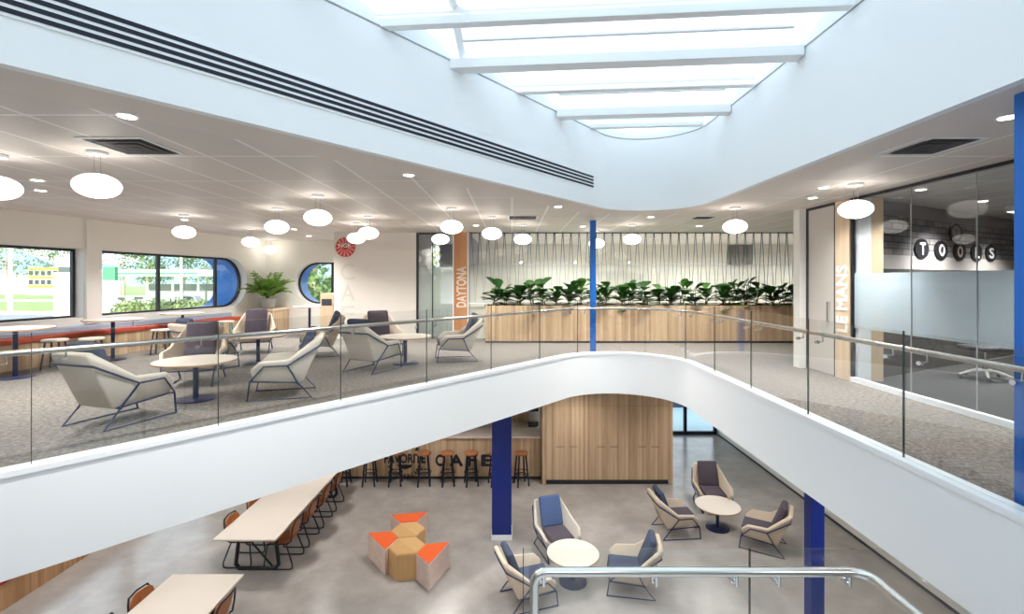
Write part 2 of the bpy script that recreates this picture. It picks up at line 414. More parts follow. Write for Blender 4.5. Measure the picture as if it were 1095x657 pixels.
for i in range(n_-1):
    band.add([(*bi[i], ZC), (*bi[i+1], ZC), (*bo[i+1], ZC), (*bo[i], ZC), (*bi[i], ZC+.05), (*bi[i+1], ZC+.05), (*bo[i+1], ZC+.05), (*bo[i], ZC+.05)],
             [(0,1,2,3), (7,6,5,4), (3,2,6,7), (0,4,5,1)])
struct(band.build('ceiling_border', PLASTER))
CE_OUT = [(LWX(-2)-.0, -2), (13, -2), (13, 17.2), (-6.9, 17.2), (LWX(YB), YB)]
struct(plate(CE_OUT, [hole(bo)], up(ZC+.06), .055).build('ceiling_upper', TILES))
ZT = CZ+2.45                                     # top of the bulkhead
struct(wall_strip(CV, 0, .079, ZC-.002, ZT).build('wall_bulkhead', WHITE, smooth=25))
ROOF_OUT = [(-12, -2.2), (13.2, -2.2), (13.2, 17.4), (-12, 17.4)]
struct(plate(ROOF_OUT, [hole(offset_path(CV, .08))], up(ZT+.3), .3).build('roof', WHITE))
# shadow line and upstand of the skylight
struct(wall_strip(CV, -.006, .1, ZT, ZT+.014).build('trim_2', GREY, smooth=25))
struct(wall_strip(CV, .02, .12, ZT+.014, ZT+.85).build('wall_skylight', WHITE, smooth=25))

# ------------------------------------------------------------------ shell of the building
struct(MB().add([(-8.3,-2,-.1),(10,-2,-.1),(10,15.9,-.1),(-8.3,15.9,-.1),(-8.3,-2,0),(10,-2,0),(10,15.9,0),(-8.3,15.9,0)],
                [(3,2,1,0),(4,5,6,7),(0,1,5,4),(1,2,6,5),(2,3,7,6),(3,0,4,7)]).build('floor_lower', CONCRETE))
HOLES_L = [rrect(-1+k*2.9, 1.75+k*2.9, .75, 2.55) for k in range(5)]
struct(plate([(-2,-.05),(16,-.05),(16,ZL),(-2,ZL)], HOLES_L, lambda u, v, d: (-8.2-d, u, v), .25).build('wall_lower_left', WALLW))
for k, h in enumerate(HOLES_L):
    wf = plate(h, [rrect(h[0][0]+.06, h[1][0]-.06, .81, 2.49)], lambda u, v, d: (-8.28-d, u, v), .08).build('window_%d' % (k+10), DFRAME)
    struct(wf)
    gp = MB().box(-8.33, -8.32, h[0][0]+.06, h[1][0]-.06, .81, 2.49).build('pane', WGLASS, wf)
struct(MB().box(-8.2, .7, 14.0, 14.2, 0, ZL).build('wall_lower_back', OAK))
struct(MB().box(.7, 3.9, 12.7, 12.9, 0, ZL).build('wall_cabinet_back', WALLW))
struct(MB().box(6.66, 6.86, -2, 15.86, 0, ZL).build('wall_lower_right', WALLW)); struct(MB().box(6.645, 6.66, -2, 15.7, 0, .045).build('baseboard_shadow_right', DARKG))  # dark skirting strip paints in the shadow line at the wall foot
struct(MB().box(-12, 13, -2.3, -2.05, -.1, ZT+.3).build('wall_front', WALLW))
# lower glazing behind the cabinet
wf = MB().box(3.5, 6.64, 15.76, 15.86, 0, .10).box(3.5, 6.64, 15.76, 15.86, ZL-.1, ZL)
for x in (3.5, 5.58, 6.55): wf.box(x, x+.09, 15.76, 15.86, .1, ZL-.1)
wo = struct(wf.build('window_6', plain('blue_black_frame', '161d3a', .4)))
MB().box(3.59, 6.55, 15.80, 15.812, .1, ZL-.1).build('pane', WGLASS, wo)
struct(MB().box(3.3, 9.9, 15.86, 19.2, -.08, -.02).build('floor_terrace', PAVE))
tag(MB().box(3.3, 12, 19.3, 20.2, -.1, .55).build('gabion_wall', STONE), 'low wall of blue-grey stone chips outside the lower glazing', 'wall')
struct(MB().box(3, 13, 20.25, 22, -.1, .6).build('floor_terrace_far', PAVE))

# upper window wall (slanted), with its two openings
DL = norm2(.178, 1); NL = (-DL[1], DL[0])       # along the wall, outward
def lw(u, v, d): return (LWX(-2)+DL[0]*u+NL[0]*d, -2+DL[1]*u+NL[1]*d, v)
def uu(y): return (y+2)/DL[1]
ZH, ZS = CZ+.62, CZ-.73
def yray(px): return 10.137/(.178-(px-CX)/F)
W1 = (uu(1.2), uu(yray(89.5)), ZS, ZH); W2 = (uu(yray(107)), uu(yray(264)), ZS, ZH)
o1 = rrect(*W1); o2 = rrect(*W2, r=(0, .66, .66, 0))
struct(plate([(0, ZU-.6), (uu(YB), ZU-.6), (uu(YB), ZC+.06), (0, ZC+.06)], [o1, o2], lw, .28).build('wall_left', WALLW))
def window(n, o, oi, mulls, z0, z1, fm, dep=.2, rounded=False):
    wf = plate(o, [oi], lambda u, v, d: fm(u, v, dep+d), .07)
    for m in mulls: plate(rrect(m-.035, m+.035, z0+.02, z1-.02), [], lambda u, v, d: fm(u, v, dep+.005+d), .06, wf)
    w_ = struct(wf.build('window_%d' % n, DFRAME))
    plate(oi, [], lambda u, v, d: fm(u, v, dep+.03+d), .012).build('pane', WGLASS, w_)
    return w_
window(1, o1, rrect(W1[0]+.05, W1[1]-.05, ZS+.04, ZH-.05), [uu(4.2), uu(7.2)], ZS, ZH, lw)
window(2, o2, rrect(W2[0]+.02, W2[1]-.05, ZS+.04, ZH-.05, r=(0, .61, .61, 0)), [uu(yray(178)), uu(yray(238))], ZS, ZH, lw)
# blue hood round the porthole end of window 2
def hood(outer, inner): return [p for p in outer]+[p for p in reversed(inner)]
uo, ui = W2[1]-.95, W2[1]-.95
ho = [p for p in rrect(uo, W2[1]+.06, ZS-.06, ZH+.06, r=(0,.72,.72,0))]; hi = [p for p in rrect(ui, W2[1]+.01, ZS-.01, ZH+.01, r=(0,.67,.67,0))]
struct(plate(hood(ho, hi), [], lambda u, v, d: lw(u, v, .285+d), .75).build('trim_3', HOODB))
struct(MB().obox(lw((W1[1]+W2[0])/2, (ZU+.65+ZC)/2, -.03), (DL[0]*(W2[0]-W1[1])*.46, DL[1]*(W2[0]-W1[1])*.46, 0), (NL[0]*.031, NL[1]*.031, 0), (0,0,(ZC-ZU-.65)/2)).build('trim_4', WALLW))
# back wall of the lounge with the porthole
X0 = LWX(YB); bw = lambda u, v, d: (u, YB+d, v)
P = (ray(316, YB), ray(316, YB)+3.4, CZ-.72, CZ+.55)
po = rrect(*P, r=(.63, 0, 0, .63))
struct(plate([(X0-.3, ZU-.6), (-2.6, ZU-.6), (-2.6, ZC+.06), (X0-.3, ZC+.06)], [po], bw, .28).build('wall_back', WALLW))
window(3, po, rrect(P[0]+.06, P[1]-.06, P[2]+.05, P[3]-.05, r=(.57, 0, 0, .57)), [P[0]+1.05], P[2], P[3], bw)
struct(plate(rrect(P[0]-.06, P[1]+.06, P[2]-.06, P[3]+.06, r=(.69,0,0,.69)), [rrect(P[0]-.01, P[1]+.01, P[2]-.01, P[3]+.01, r=(.64,0,0,.64))], lambda u, v, d: bw(u, v, .285+d), .6).build('trim_5', HOODB))
# white wall with the round sign
YW = 12.44
struct(MB().box(ray(357, YW), ray(445, YW), YW, YB, ZU, ZC+.05).build('wall_sign', CREAM))
struct(MB().box(ray(445,YW), 11, 16.6, 16.8, ZU, ZC+.05).build('wall_meeting_back', plain('meeting_wall', 'eae8e0', .7)))
struct(MB().box(-1.22, -1.12, YW+.12, 16.6, ZU, ZC+.05).build('wall_meeting_divider', PURPLE))
struct(MB().box(ray(445,YW), -1.22, 16.5, 16.6, CZ+.45, ZC+.05).build('trim_6', PURPLE))
# right side: wall end, plane of the corridor wall at X = 5.03
XR = 5.03
struct(MB().box(4.92, 5.17, 8.32, 8.5, ZU, ZC+.05).build('wall_end', WALLW))
struct(MB().box(5.2, 11, 8.6, 8.7, ZU, ZC).build('wall_room_side', CREAM)) if False else None
struct(MB().box(5.0, 13, 8.5, 8.6, ZU, ZC).build('wall_right_return', WALLW)) if False else None
struct(MB().box(12.8, 13, -2, 17, ZU, ZC+.05).build('wall_right', WALLW))
struct(MB().prism([(5.06,-2),(12.8,-2),(12.8,11),(5.06,7.2)], ZU, ZU+.012).build('floor_meeting', DCARPET))

# ------------------------------------------------------------------ skylight: beams and glazing
def cv_x(y, side):                               # edge of the opening at depth y
    xs = []
    for a, b in zip(CV, CV[1:]):
        if (a[1]-y)*(b[1]-y) <= 0 and a[1] != b[1]: xs.append(a[0]+(b[0]-a[0])*(y-a[1])/(b[1]-a[1]))
    return (min(xs) if side < 0 else max(xs)) if xs else None
sky = thing('skylight', 'white louvred skylight of broad beams above the curved void', 'skylight', (1, 4, ZT)); sky['kind'] = 'structure'
gl = MB()
for k, (y, lip) in enumerate([(-.85, 0), (-.2, 0), (.6, 0), (1.4, 0), (2.2, 0), (3.0, 0), (3.8, 0), (4.58, 0), (5.42, 1), (6.28, 0), (7.08, 1), (7.8, 0)]):  # the two beams nearest the front are unseen, added to block a sun streak
    xl, xr = cv_x(y, -1), cv_x(y, 1); xl = xl+.0; xr = xr
    tilt = -.085
    xc, hw = (xl+xr)/2, (xr-xl)/2-.02
    u = Vector((1, tilt, 0)).normalized()
    ctr = Vector((xc-1, y-4-.02, .14 if not lip else .10))
    b = MB().obox(ctr, u*hw, Vector((-u.y, u.x, 0))*.05, (0, 0, .14))
    if lip: b.obox(ctr+Vector((0, -.06, -.13)), u*(hw+.02), Vector((-u.y, u.x, 0))*.09, (0, 0, .055))
    b.build('beam', WHITE, sky, bevel=.006)
    MB().obox(ctr+Vector((0, .02, .17 if not lip else .2)), u*hw, Vector((-u.y, u.x, 0))*.02, (0, 0, .012)).build('shadow_gap_strip', GREY, sky)  # grey strip paints in the shadow gap above each beam
gz = MB()
plate([(x-1, y-4) for x, y in offset_path(CV, .10)], [], lambda u, v, d: (u, v, .7+d), .012, gz); gz.build('glazing', SGLASS, sky)
MB().tube([(-.56-1, 4.0-4, CZ+2.68-ZT), (-.56-1, 5.5-4, CZ+2.53-ZT)], .04, 4).build('strut', WHITE, sky)
# linear grille on the bulkhead face
gr = thing('linear_grille', 'long dark four-slot air grille along the left bulkhead', 'grille')
gd = norm2(.807, 1); gn = (gd[1], -gd[0])
gp0 = (CV[0][0], CV[0][1]); gL = plen(CV[:2])
def gpt(s, d, z): return (gp0[0]+gd[0]*s+gn[0]*d, gp0[1]+gd[1]*s+gn[1]*d, z)
s1 = (7.92-FRONT)/gd[1]*1.0; s1 = min(s1, gL-.12); zt, zb = CZ+1.70, CZ+1.50
fr = MB().obox(gpt(s1/2, .004, (zt+zb)/2), (gd[0]*s1/2, gd[1]*s1/2, 0), (gn[0]*.006, gn[1]*.006, 0), (0,0,(zt-zb)/2+.012)).build('frame', WHITE, gr)
for k in range(4):
    z = zb+.022+k*(zt-zb-.044)/3
    MB().obox(gpt(s1/2, .0115, z), (gd[0]*(s1/2-.02), gd[1]*(s1/2-.02), 0), (gn[0]*.003, gn[1]*.003, 0), (0,0,.0145)).build('slot', SLOT, gr)

# ------------------------------------------------------------------ blue columns
def column(name, label, x, y, wd, dp, z0, z1, m, plinth=False):
    t = thing(name, label, 'column', (x, y, z0)); t['kind'] = 'thing'
    MB().box(-wd/2, wd/2, -dp/2, dp/2, (.09 if plinth else 0), z1-z0).build('shaft', m, t, bevel=.006)
    if plinth: MB().box(-wd/2-.012, wd/2+.012, -dp/2-.012, dp/2+.012, 0, .1).build('plinth', WHITE, t, bevel=.004)
cy = at(536.5, 578, 0)[1]
column('blue_column', 'deep blue square column on a white plinth before the bar', ray(536.5, cy), cy+.19, 21*cy/F, .38, 0, ZL, COLNAVY, True)
column('blue_column', 'blue lower-floor column beside the lounge chairs under the walkway', 4.157, 6.69, .18, .17, 0, ZL, COLNAVY)
column('blue_column', 'slim bright blue post standing at the curve of the balustrade', 1.66, 9.98, .115, .1, ZU, ZC+.01, COLBLUE)
column('blue_column', 'broad blue column cut by the right edge, on the upper walkway', 3.46, 3.05, .32, .3, ZU, ZC+.01, COLBLUE)

# ------------------------------------------------------------------ balustrade round the void
bal = thing('glass_balustrade', 'frameless glass balustrade with steel handrail round the upper void', 'balustrade')
gp_ = offset_path(FV, .06); hr = offset_path(FV, .15)
# panel joints chosen where the photo shows them
def s_of(y, side):
    s = 0
    for i, (a, b) in enumerate(zip(gp_, gp_[1:])):
        l = math.hypot(b[0]-a[0], b[1]-a[1])
        if (a[1]-y)*(b[1]-y) <= 0 and a[1] != b[1] and ((side < 0 and b[1] > a[1]) or (side > 0 and b[1] < a[1])): return s+l*(y-a[1])/(b[1]-a[1])
        s += l
def y_left(px):        # where a pixel column meets the left run
    k = (px-CX)/F; a = (gp_[0][1]); x0, y0 = gp_[0]; dx, dy = norm2(.857, 1); t = (k*y0-x0)/(dx-k*dy); return y0+dy*t
joints = [s_of(1.2, -1), s_of(2.4, -1), s_of(y_left(33), -1), s_of(y_left(233), -1), s_of(y_left(364), -1), s_of(y_left(456), -1), s_of(y_left(525), -1), s_of(y_left(577), -1)]
yr = lambda px: F*gp_[-1][0]/(px-CX)
joints += [joints[-1]+1.15, s_of(yr(735), 1), s_of(yr(764), 1), s_of(yr(803), 1), s_of(yr(864), 1), s_of(yr(966), 1), s_of(2.9, 1), s_of(1.5, 1)]
ZG0, ZG1, ZR = ZU+.062, ZU+1.09, ZU+.93
for a, b in zip(joints, joints[1:]):
    g = wall_strip(resample(gp_, a+.006, b-.006), -.007, .007, ZG0, ZG1).build('glass_panel', GLASS, bal)
    wall_strip(resample(gp_, a+.0005, a+.0055), -.0075, .0075, ZG0, ZG1).build('edge_seam', SEAM, g)
L1 = plen(hr)
def s2(s): return s/plen(gp_)*L1
MB().tube([(x, y, ZR) for x, y in resample(hr, s2(joints[0])-.3, s2(joints[-1])+.3)], .024, 12).build('handrail', STEEL, bal, smooth=40)
for a in joints[1:]:
    for d in (-.17, .17):
        p = resample(gp_, a+d-.01, a+d+.01); q = resample(hr, s2(a+d)-.01, s2(a+d)+.01)
        if len(p) < 2 or len(q) < 2: continue
        (x0, y0), (x1, y1) = p[0], q[0]; dn = norm2(x1-x0, y1-y0)
        m = MB().tube([(x0-dn[0]*.012, y0-dn[1]*.012, ZR-.075), (x1, y1, ZR-.075), (x1, y1, ZR-.01)], .006, 8)
        m.tube([(x0-dn[0]*.02, y0-dn[1]*.02, ZR-.075), (x0+dn[0]*.02, y0+dn[1]*.02, ZR-.075)], .017, 12)
        m.build('bracket', CHROME, bal, smooth=40)
# stair landing in front: short balustrade
YL_ = 2.5; zr = CZ-312*YL_/F; zg = CZ-287*2.56/F; zl = ZU-.9
lb = thing('landing_balustrade', 'short glass balustrade with bent steel rail on the stair landing in front', 'balustrade', (0, 0, 0))
xa, xb = ray(571, YL_), ray(926, YL_)
def bend(p, c, q, r=.07, n=5):
    p, c, q = Vector(p), Vector(c), Vector(q); a = c+(p-c).normalized()*r; b = c+(q-c).normalized()*r
    return [tuple((1-t)**2*a+2*t*(1-t)*c+t*t*b) for t in [k/n for k in range(n+1)]]
path = [(xa, YL_, zl+.02)]+bend((xa,YL_,zl), (xa,YL_,zr), (xb,YL_,zr))+bend((xa,YL_,zr), (xb,YL_,zr), (xb+.0,0,zr), .1)+[(xb, 1.0, zr)]
MB().tube(path, .024, 14).build('handrail', STEEL, lb, smooth=40)
xg0, xg1 = ray(560, 2.56), ray(940, 2.56)
for a, b in ((xg0, ray(799, 2.56)), (ray(802, 2.56), xg1)):
    g = MB().box(a, b, 2.553, 2.567, zl, zg).build('glass_panel', GLASS, lb)
    MB().box(a-.004, a-.0005, 2.552, 2.568, zl, zg).build('edge_seam', SEAM if a > .3 else BLACK, g)
MB().box(xg1, xg1+.014, 1.0, 2.552, zl, zg).build('glass_panel', GLASS, lb)
for px in (581, 700, 785, 830, 905):
    x = ray(px, 2.53); m = MB().tube([(x, 2.57, zr-.07), (x, YL_, zr-.07), (x, YL_, zr-.01)], .006, 8)
    m.tube([(x, 2.535, zr-.07), (x, 2.585, zr-.07)], .014, 12); m.build('bracket', CHROME, lb, smooth=40)
struct(MB().box(xa-.6, xb+.25, -1.0, 2.62, zl-.25, zl).build('floor_landing', WHITE))

# ------------------------------------------------------------------ lounge chair
def make_chair():
    t = thing('lounge_chair', '', 'armchair')
    SF, SR, AF, EL, BT = (.25,.30,.30), (.22,-.22,.25), (.335,.22,.505), (.345,-.10,.52), (.25,-.44,.80)
    FM = (.30, .33, .40)
    R = [Vector(p) for p in (SF, SR, AF, EL, BT, FM)]; L = [Vector((-p.x, p.y, p.z)) for p in R]
    vs = L+R; l = dict(SF=0, SR=1, AF=2, EL=3, BT=4, FM=5)
    def i(k, s): return l[k]+(6 if s > 0 else 0)
    fs = [(i('SF',-1), i('SR',-1), i('SR',1), i('SF',1)), (i('SR',-1), i('BT',-1), i('BT',1), i('SR',1))]
    for s in (-1, 1):
        q = [[i('SR',s), i('SF',s), i('FM',s), i('AF',s), i('EL',s)], [i('SR',s), i('EL',s), i('BT',s)]]
        for f in q: fs.append(tuple(f if s < 0 else reversed(f)))
    me = bpy.data.meshes.new('shell'); me.from_pydata([tuple(v) for v in vs], [], fs)
    bm = bmesh.new(); bm.from_mesh(me); bmesh.ops.recalc_face_normals(bm, faces=bm.faces); bm.faces.ensure_lookup_table()
    if bm.faces[0].normal.z < 0: bmesh.ops.reverse_faces(bm, faces=bm.faces)
    bm.to_mesh(me); bm.free(); me.materials.append(SHELL)
    o = bpy.data.objects.new('shell', me); COL.objects.link(o); o.parent = t
    sm = o.modifiers.new('solid', 'SOLIDIFY'); sm.thickness = .058; sm.offset = -1; sm.use_even_offset = True
    add_bevel(o, .022, 3, 35); me.polygons.foreach_set('use_smooth', [True]*len(me.polygons))
    f = MB(); r = .0095
    for s in (-1, 1):
        RF, J, E, A, Fj, FF = (s*.30,-.37,.01), (s*.275,-.19,.20), (s*.402,-.10,.44), (s*.392,.17,.44), (s*.322,.335,.25), (s*.30,.37,.01)
        f.tube([RF, (s*.292,-.20,.21), E, A, Fj, FF], r, 8, closed=True)
        f.tube([E, (s*.30,-.465,.66), (0, -.472, .66)], r, 8)
        f.tube([(s*.292,-.20,.205), Fj], r, 8)
    f.tube([(-.29,-.20,.19), (.29,-.20,.19)], r, 8); f.tube([(-.32,.335,.235), (.32,.335,.235)], r, 8)
    f.build('frame', NAVY, t, smooth=40)
    MB().box(-.215, .215, -.17, .345, .30, .40).build('seat_cushion', CUSHM, t, bevel=.035, seg=3)
    u = Vector((0, -.22, .55)).normalized(); n = Vector((0, u.z, -u.y)); c = Vector((0, -.33, .60))+n*.062
    m = MB(); m.obox(c, (.21,0,0), n*.05, u*.27)
    m.build('back_cushion', CUSHM, t, bevel=.04, seg=3)
    for ob in t.children:
        if 'cushion' in ob.name: ob.data.polygons.foreach_set('use_smooth', [True]*len(ob.data.polygons))
    return t
chair0 = make_chair(); used = []
MESHCACHE = {}
def remat(o, m):
    k = (o.data.name, m.name)
    if k not in MESHCACHE:
        d = o.data.copy(); d.materials.clear(); d.materials.append(m); MESHCACHE[k] = d
    o.data = MESHCACHE[k]
def chair(x, y, z, dx, dy, label, group, shell=SHELL, back=CUSHM, seat=CUSHM):
    rz = math.atan2(-dx, dy)
    c = dup(chair0, (x, y, z), rz, label)
    c['group'] = group
    for ch in c.children:
        n = ch.name.split('.')[0]
        if n == 'shell': remat(ch, shell)
        if n == 'back_cushion': remat(ch, back)
        if n == 'seat_cushion': remat(ch, seat)
    return c
GU, GL_ = 'lounge chairs on the upper carpet', 'lounge chairs on the concrete below'
chair(-4.2, 5.24, ZU, .3, .95, 'pale oat lounge chair seen from behind, nearest the glass at far left', GU, SHELLW, CUSHG)
chair(-4.62, 7.1, ZU, .3, -.95, 'beige lounge chair with plum cushions facing us behind the first round table', GU)
chair(-5.2, 8.3, ZU, .5, .86, 'beige lounge chair turned away, its dark cushion peeking above the back', GU, SHELL, CUSHG)
chair(-5.4, 10.2, ZU, .35, -.93, 'beige lounge chair with plum back in front of the corner palm', GU)
chair(-3.87, 9.72, ZU, -.92, -.4, 'beige side-on lounge chair near the white wall, facing left', GU, SHELL, CUSHG)
chair(-3.0, 6.38, ZU, -.95, -.3, 'pale oat lounge chair side-on beside the glass, armrest towards us', GU, SHELLW, CUSHG)
chair(-2.33, 8.15, ZU, .42, .9, 'oat lounge chair with its back to the glass, left of the middle table', GU, SHELLW, CUSHG)
chair(-2.6, 9.75, ZU, .5, -.86, 'beige lounge chair with plum back under the faint wall letters', GU)
chair(-1.06, 9.2, ZU, -.97, -.2, 'oat lounge chair facing left in front of the timber planter', GU, SHELLW, CUSHG)
chair(.82, 8.98, 0, .3, -.95, 'lounge chair with bright blue back behind the nearer lower table', GL_, SHELLW, CUSHB)
chair(.26, 7.63, 0, .95, .32, 'lounge chair beside the rail end, left of the nearer lower table', GL_, SHELL, CUSHG, CUSHG)
chair(1.92, 7.93, 0, -.98, .17, 'lounge chair with slate cushions right of the nearer lower table', GL_, SHELL, CUSHG, CUSHG)
chair(3.25, 9.66, 0, .99, .08, 'lounge chair with dark back in front of the tall oak cupboards', GL_, SHELL, CUSHG)
chair(4.42, 10.75, 0, -.08, -1, 'lounge chair with plum cushions facing us behind the farther lower table', GL_)
chair(4.72, 9.15, 0, -.85, .53, 'lounge chair beside the blue column right of the farther lower table', GL_)
for ch in list(chair0.children): bpy.data.objects.remove(ch)
bpy.data.objects.remove(chair0)

# ------------------------------------------------------------------ round tables
def round_table(x, y, z, r, h, label, group, base=NAVY, br=.23, name='round_table'):
    t = thing(name, label, 'table', (x, y, z), 0, group)
    MB().lathe([(r-.012, h-.028), (r, h-.02), (r, h-.004), (r-.004, h)], n=48).build('table_top', LAMW, t, smooth=30)
    MB().lathe([(r+.001, h-.022), (r+.0015, h-.006)], n=48).build('edge_band', EDGE, t, smooth=30)
    MB().lathe([(.032, .015), (.032, h-.028)], n=20).lathe([(.12, h-.036), (.12, h-.028)], n=20).build('column', base, t, smooth=30)
    MB().lathe([(br, 0), (br, .012), (br-.01, .018), (.05, .022)], n=40).build('base', base, t, smooth=30)
    return t
g = 'low round coffee tables'
round_table(-3.98, 6.12, ZU, .46, .50, 'low cream round table between the two nearest upper chairs', g)
round_table(-4.62, 8.85, ZU, .46, .50, 'low round table half hidden by the rail, middle of the upper lounge', g)
round_table(-1.92, 8.76, ZU, .46, .50, 'low round table among three chairs below the sign wall', g)
round_table(1.01, 8.06, 0, .43, .49, 'cream round table on the concrete, crossed by the landing glass edge', g)
round_table(4.15, 9.82, 0, .43, .47, 'cream round table on the concrete beside the tall oak cupboards', g)
g = 'round cafe tables along the window bench'
round_table(-7.66, 7.5, ZU, .46, .77, 'higher round cafe table at the left edge before the bench', g)
round_table(-7.55, 9.2, ZU, .46, .77, 'higher round cafe table under the white pier between windows', g, br=.21)
round_table(-7.42, 10.95, ZU, .42, .77, 'higher round cafe table under the second window', g, br=.2)
round_table(ray(331, 13.2), 13.2, ZU, .42, .80, 'small round standing table under the porthole window', g)

# ------------------------------------------------------------------ window bench, low stools, palm
def along(y, off):   # point at distance off inside the slanted window wall
    return (LWX(y)-NL[0]*off, y-NL[1]*off)
bn = thing('window_bench', 'long timber bench with red seat cushion below the upper windows', 'bench')
def strip_box(mb, y0, y1, o0, o1, z0, z1):
    a, b, c, d = along(y0, o0), along(y1, o0), along(y1, o1), along(y0, o1)
    return mb.add([(*p, z0) for p in (a, b, c, d)]+[(*p, z1) for p in (a, b, c, d)], [(3,2,1,0),(4,5,6,7),(0,1,5,4),(1,2,6,5),(2,3,7,6),(3,0,4,7)])
strip_box(MB(), 2, 13.3, .01, .43, ZU, ZU+.43).build('base', OAK, bn)
for k in range(4):
    a = 2+k*2.83; strip_box(MB(), a+.006, a+2.82, .12, .46, ZU+.432, ZU+.52).build('seat_cushion', REDC, bn, bevel=.02)
    strip_box(MB(), a+.006, a+2.82, .012, .118, ZU+.432, ZU+.62).build('backrest', BLUEC, bn, bevel=.02)
pl = thing('corner_planter', 'low timber corner ledge carrying the palm', 'ledge', (0,0,0))
px0, px1 = X0+.08, ray(303, 14.4)
MB().box(px0, px1, 13.75, YB-.02, ZU+.62, ZU+.68).build('top', PALEOAK, pl, bevel=.008)
MB().box(px1-.12, px1-.02, 13.8, YB-.05, ZU, ZU+.62).box(px0+.05, px1-.12, 14.3, YB-.05, ZU, ZU+.62).build('base', OAK, pl)
def stool(x, y, label, m=NAVY):
    t = thing('low_stool', label, 'stool', (x, y, ZU), .3, 'low stools along the window bench')
    MB().lathe([(.165, .465), (.18, .475), (.18, .495), (.165, .505)], n=28).build('seat', LAMW, t, smooth=40)
    for k in range(4):
        a = PI/4+k*PI/2; MB().tube([(.19*math.cos(a), .19*math.sin(a), 0), (.13*math.cos(a), .13*math.sin(a), .47)], .014, 8).build('leg', m, t, smooth=40)
stool(-7.75, 8.25, 'low pale-topped stool right of the left-edge cafe table')
stool(-7.3, 8.45, 'low pale-topped stool just behind the nearest oat chair')
stool(-7.15, 9.9, 'low stool between the pier table and the second-window table')
stool(-7.05, 12.0, 'low stool with teal legs before the far end of the bench', plain('teal_steel', '4f8f98', .4))
pm = thing('potted_palm', 'bushy green palm in the far corner between window and porthole', 'plant', (ray(286, 14.1), 14.1, ZU+.681))
MB().lathe([(.15, 0), (.2, .05), (.23, .3), (.21, .3), (.2, .27)], n=24).build('pot', POT, pm, smooth=40)
MB().lathe([(.205, .24), (.2, .265)], n=24).build('soil', SOIL, pm)
st = MB(); fo = MB(); rnd = random.Random(3)
for k in range(34):
    a = k*2.4+rnd.uniform(-.2, .2); L = rnd.uniform(.55, .92); lean = rnd.uniform(.3, 1.15)
    pts = []
    for i in range(8):
        s = i/7; rr = L*s*math.sin(lean*(.35+.75*s)); zz = .26+L*s*math.cos(lean*(.35+.75*s))
        pts.append(Vector((rr*math.cos(a), rr*math.sin(a), zz)))
    st.tube(pts, [.009*(1-.7*i/7) for i in range(8)], 5)
    for i in range(2, 8):
        d = (pts[i]-pts[i-1]).normalized(); sd = d.cross(Vector((0,0,1))).normalized()
        for q in (0, .5):
            p = pts[i-1].lerp(pts[i], q)
            for s in (-1, 1):
                ll = .32*(1-abs(i-4.5)/6)*rnd.uniform(.8, 1.1); tip = p+(sd*s*.8+d*.6+Vector((0,0,-.25))).normalized()*ll
                w_ = d*.03; mid = p.lerp(tip, .45)+Vector((0,0,.02))
                fo.add([p, mid-w_, tip, mid+w_], [(0,1,2,3)])
def keep_in(v):
    x, y, z = v; x += pm.location.x; y += pm.location.y; y = min(y, YB-.04); x = max(x, LWX(y)+.06); return (x-pm.location.x, y-pm.location.y, z)
st.v = [keep_in(v) for v in st.v]; fo.v = [keep_in(v) for v in fo.v]
st.build('stem', STEM, pm); fo.build('frond', PALM, pm)
bc = thing('timber_bin_cabinet', 'pale timber bin cabinet at the end of the white sign wall', 'cabinet', (-4.8, 12.9, ZU))
MB().box(-.17, .17, -.3, .3, .06, 1.16).build('body', PALEOAK, bc, bevel=.006); MB().box(-.15, .15, -.27, .27, 0, .06).build('plinth', DARKG, bc)
MB().box(-.13, .13, -.306, -.3, .85, 1.02).build('flap', DARKG, bc)

# ------------------------------------------------------------------ sign wall
sg = thing('round_sign', 'round red sunburst sign with white letters on the cream wall', 'sign', (ray(369.5, YW), YW-.03, CZ+(HY-264.5)/F*YW))
R0 = .25; NR = 14
MB().tube([(0, .0295, 0), (0, 0, 0)], R0, 48).build('disc', RED1, sg, smooth=40)
m = MB()
for k in range(NR):
    a0 = 2*PI*k/NR; a1 = a0+PI/NR*1.1
    m.add([(R0*.28*math.cos(a0), -.002, R0*.28*math.sin(a0)), (R0*.97*math.cos(a0), -.002, R0*.97*math.sin(a0)), (R0*.97*math.cos(a1), -.002, R0*.97*math.sin(a1)), (R0*.28*math.cos(a1), -.002, R0*.28*math.sin(a1))], [(0,1,2,3)])
m.build('rays', RED2, sg)
text_obj('lettering', 'NGK', LETW, R0*1.3, R0*.4, frame_mtx((0, -.006, R0*.16), *FACE), sg, .004, .02)
cl = thing('wall_lettering', 'faint tall grey letters stacked down the cream sign wall', 'lettering', (ray(372, YW), YW-.004, CZ))
for k, s in enumerate('CAFE'):
    text_obj('letter', s, LETG, .36, .42, frame_mtx((0, 0, .27-k*.54-.05), *FACE), cl, .003)
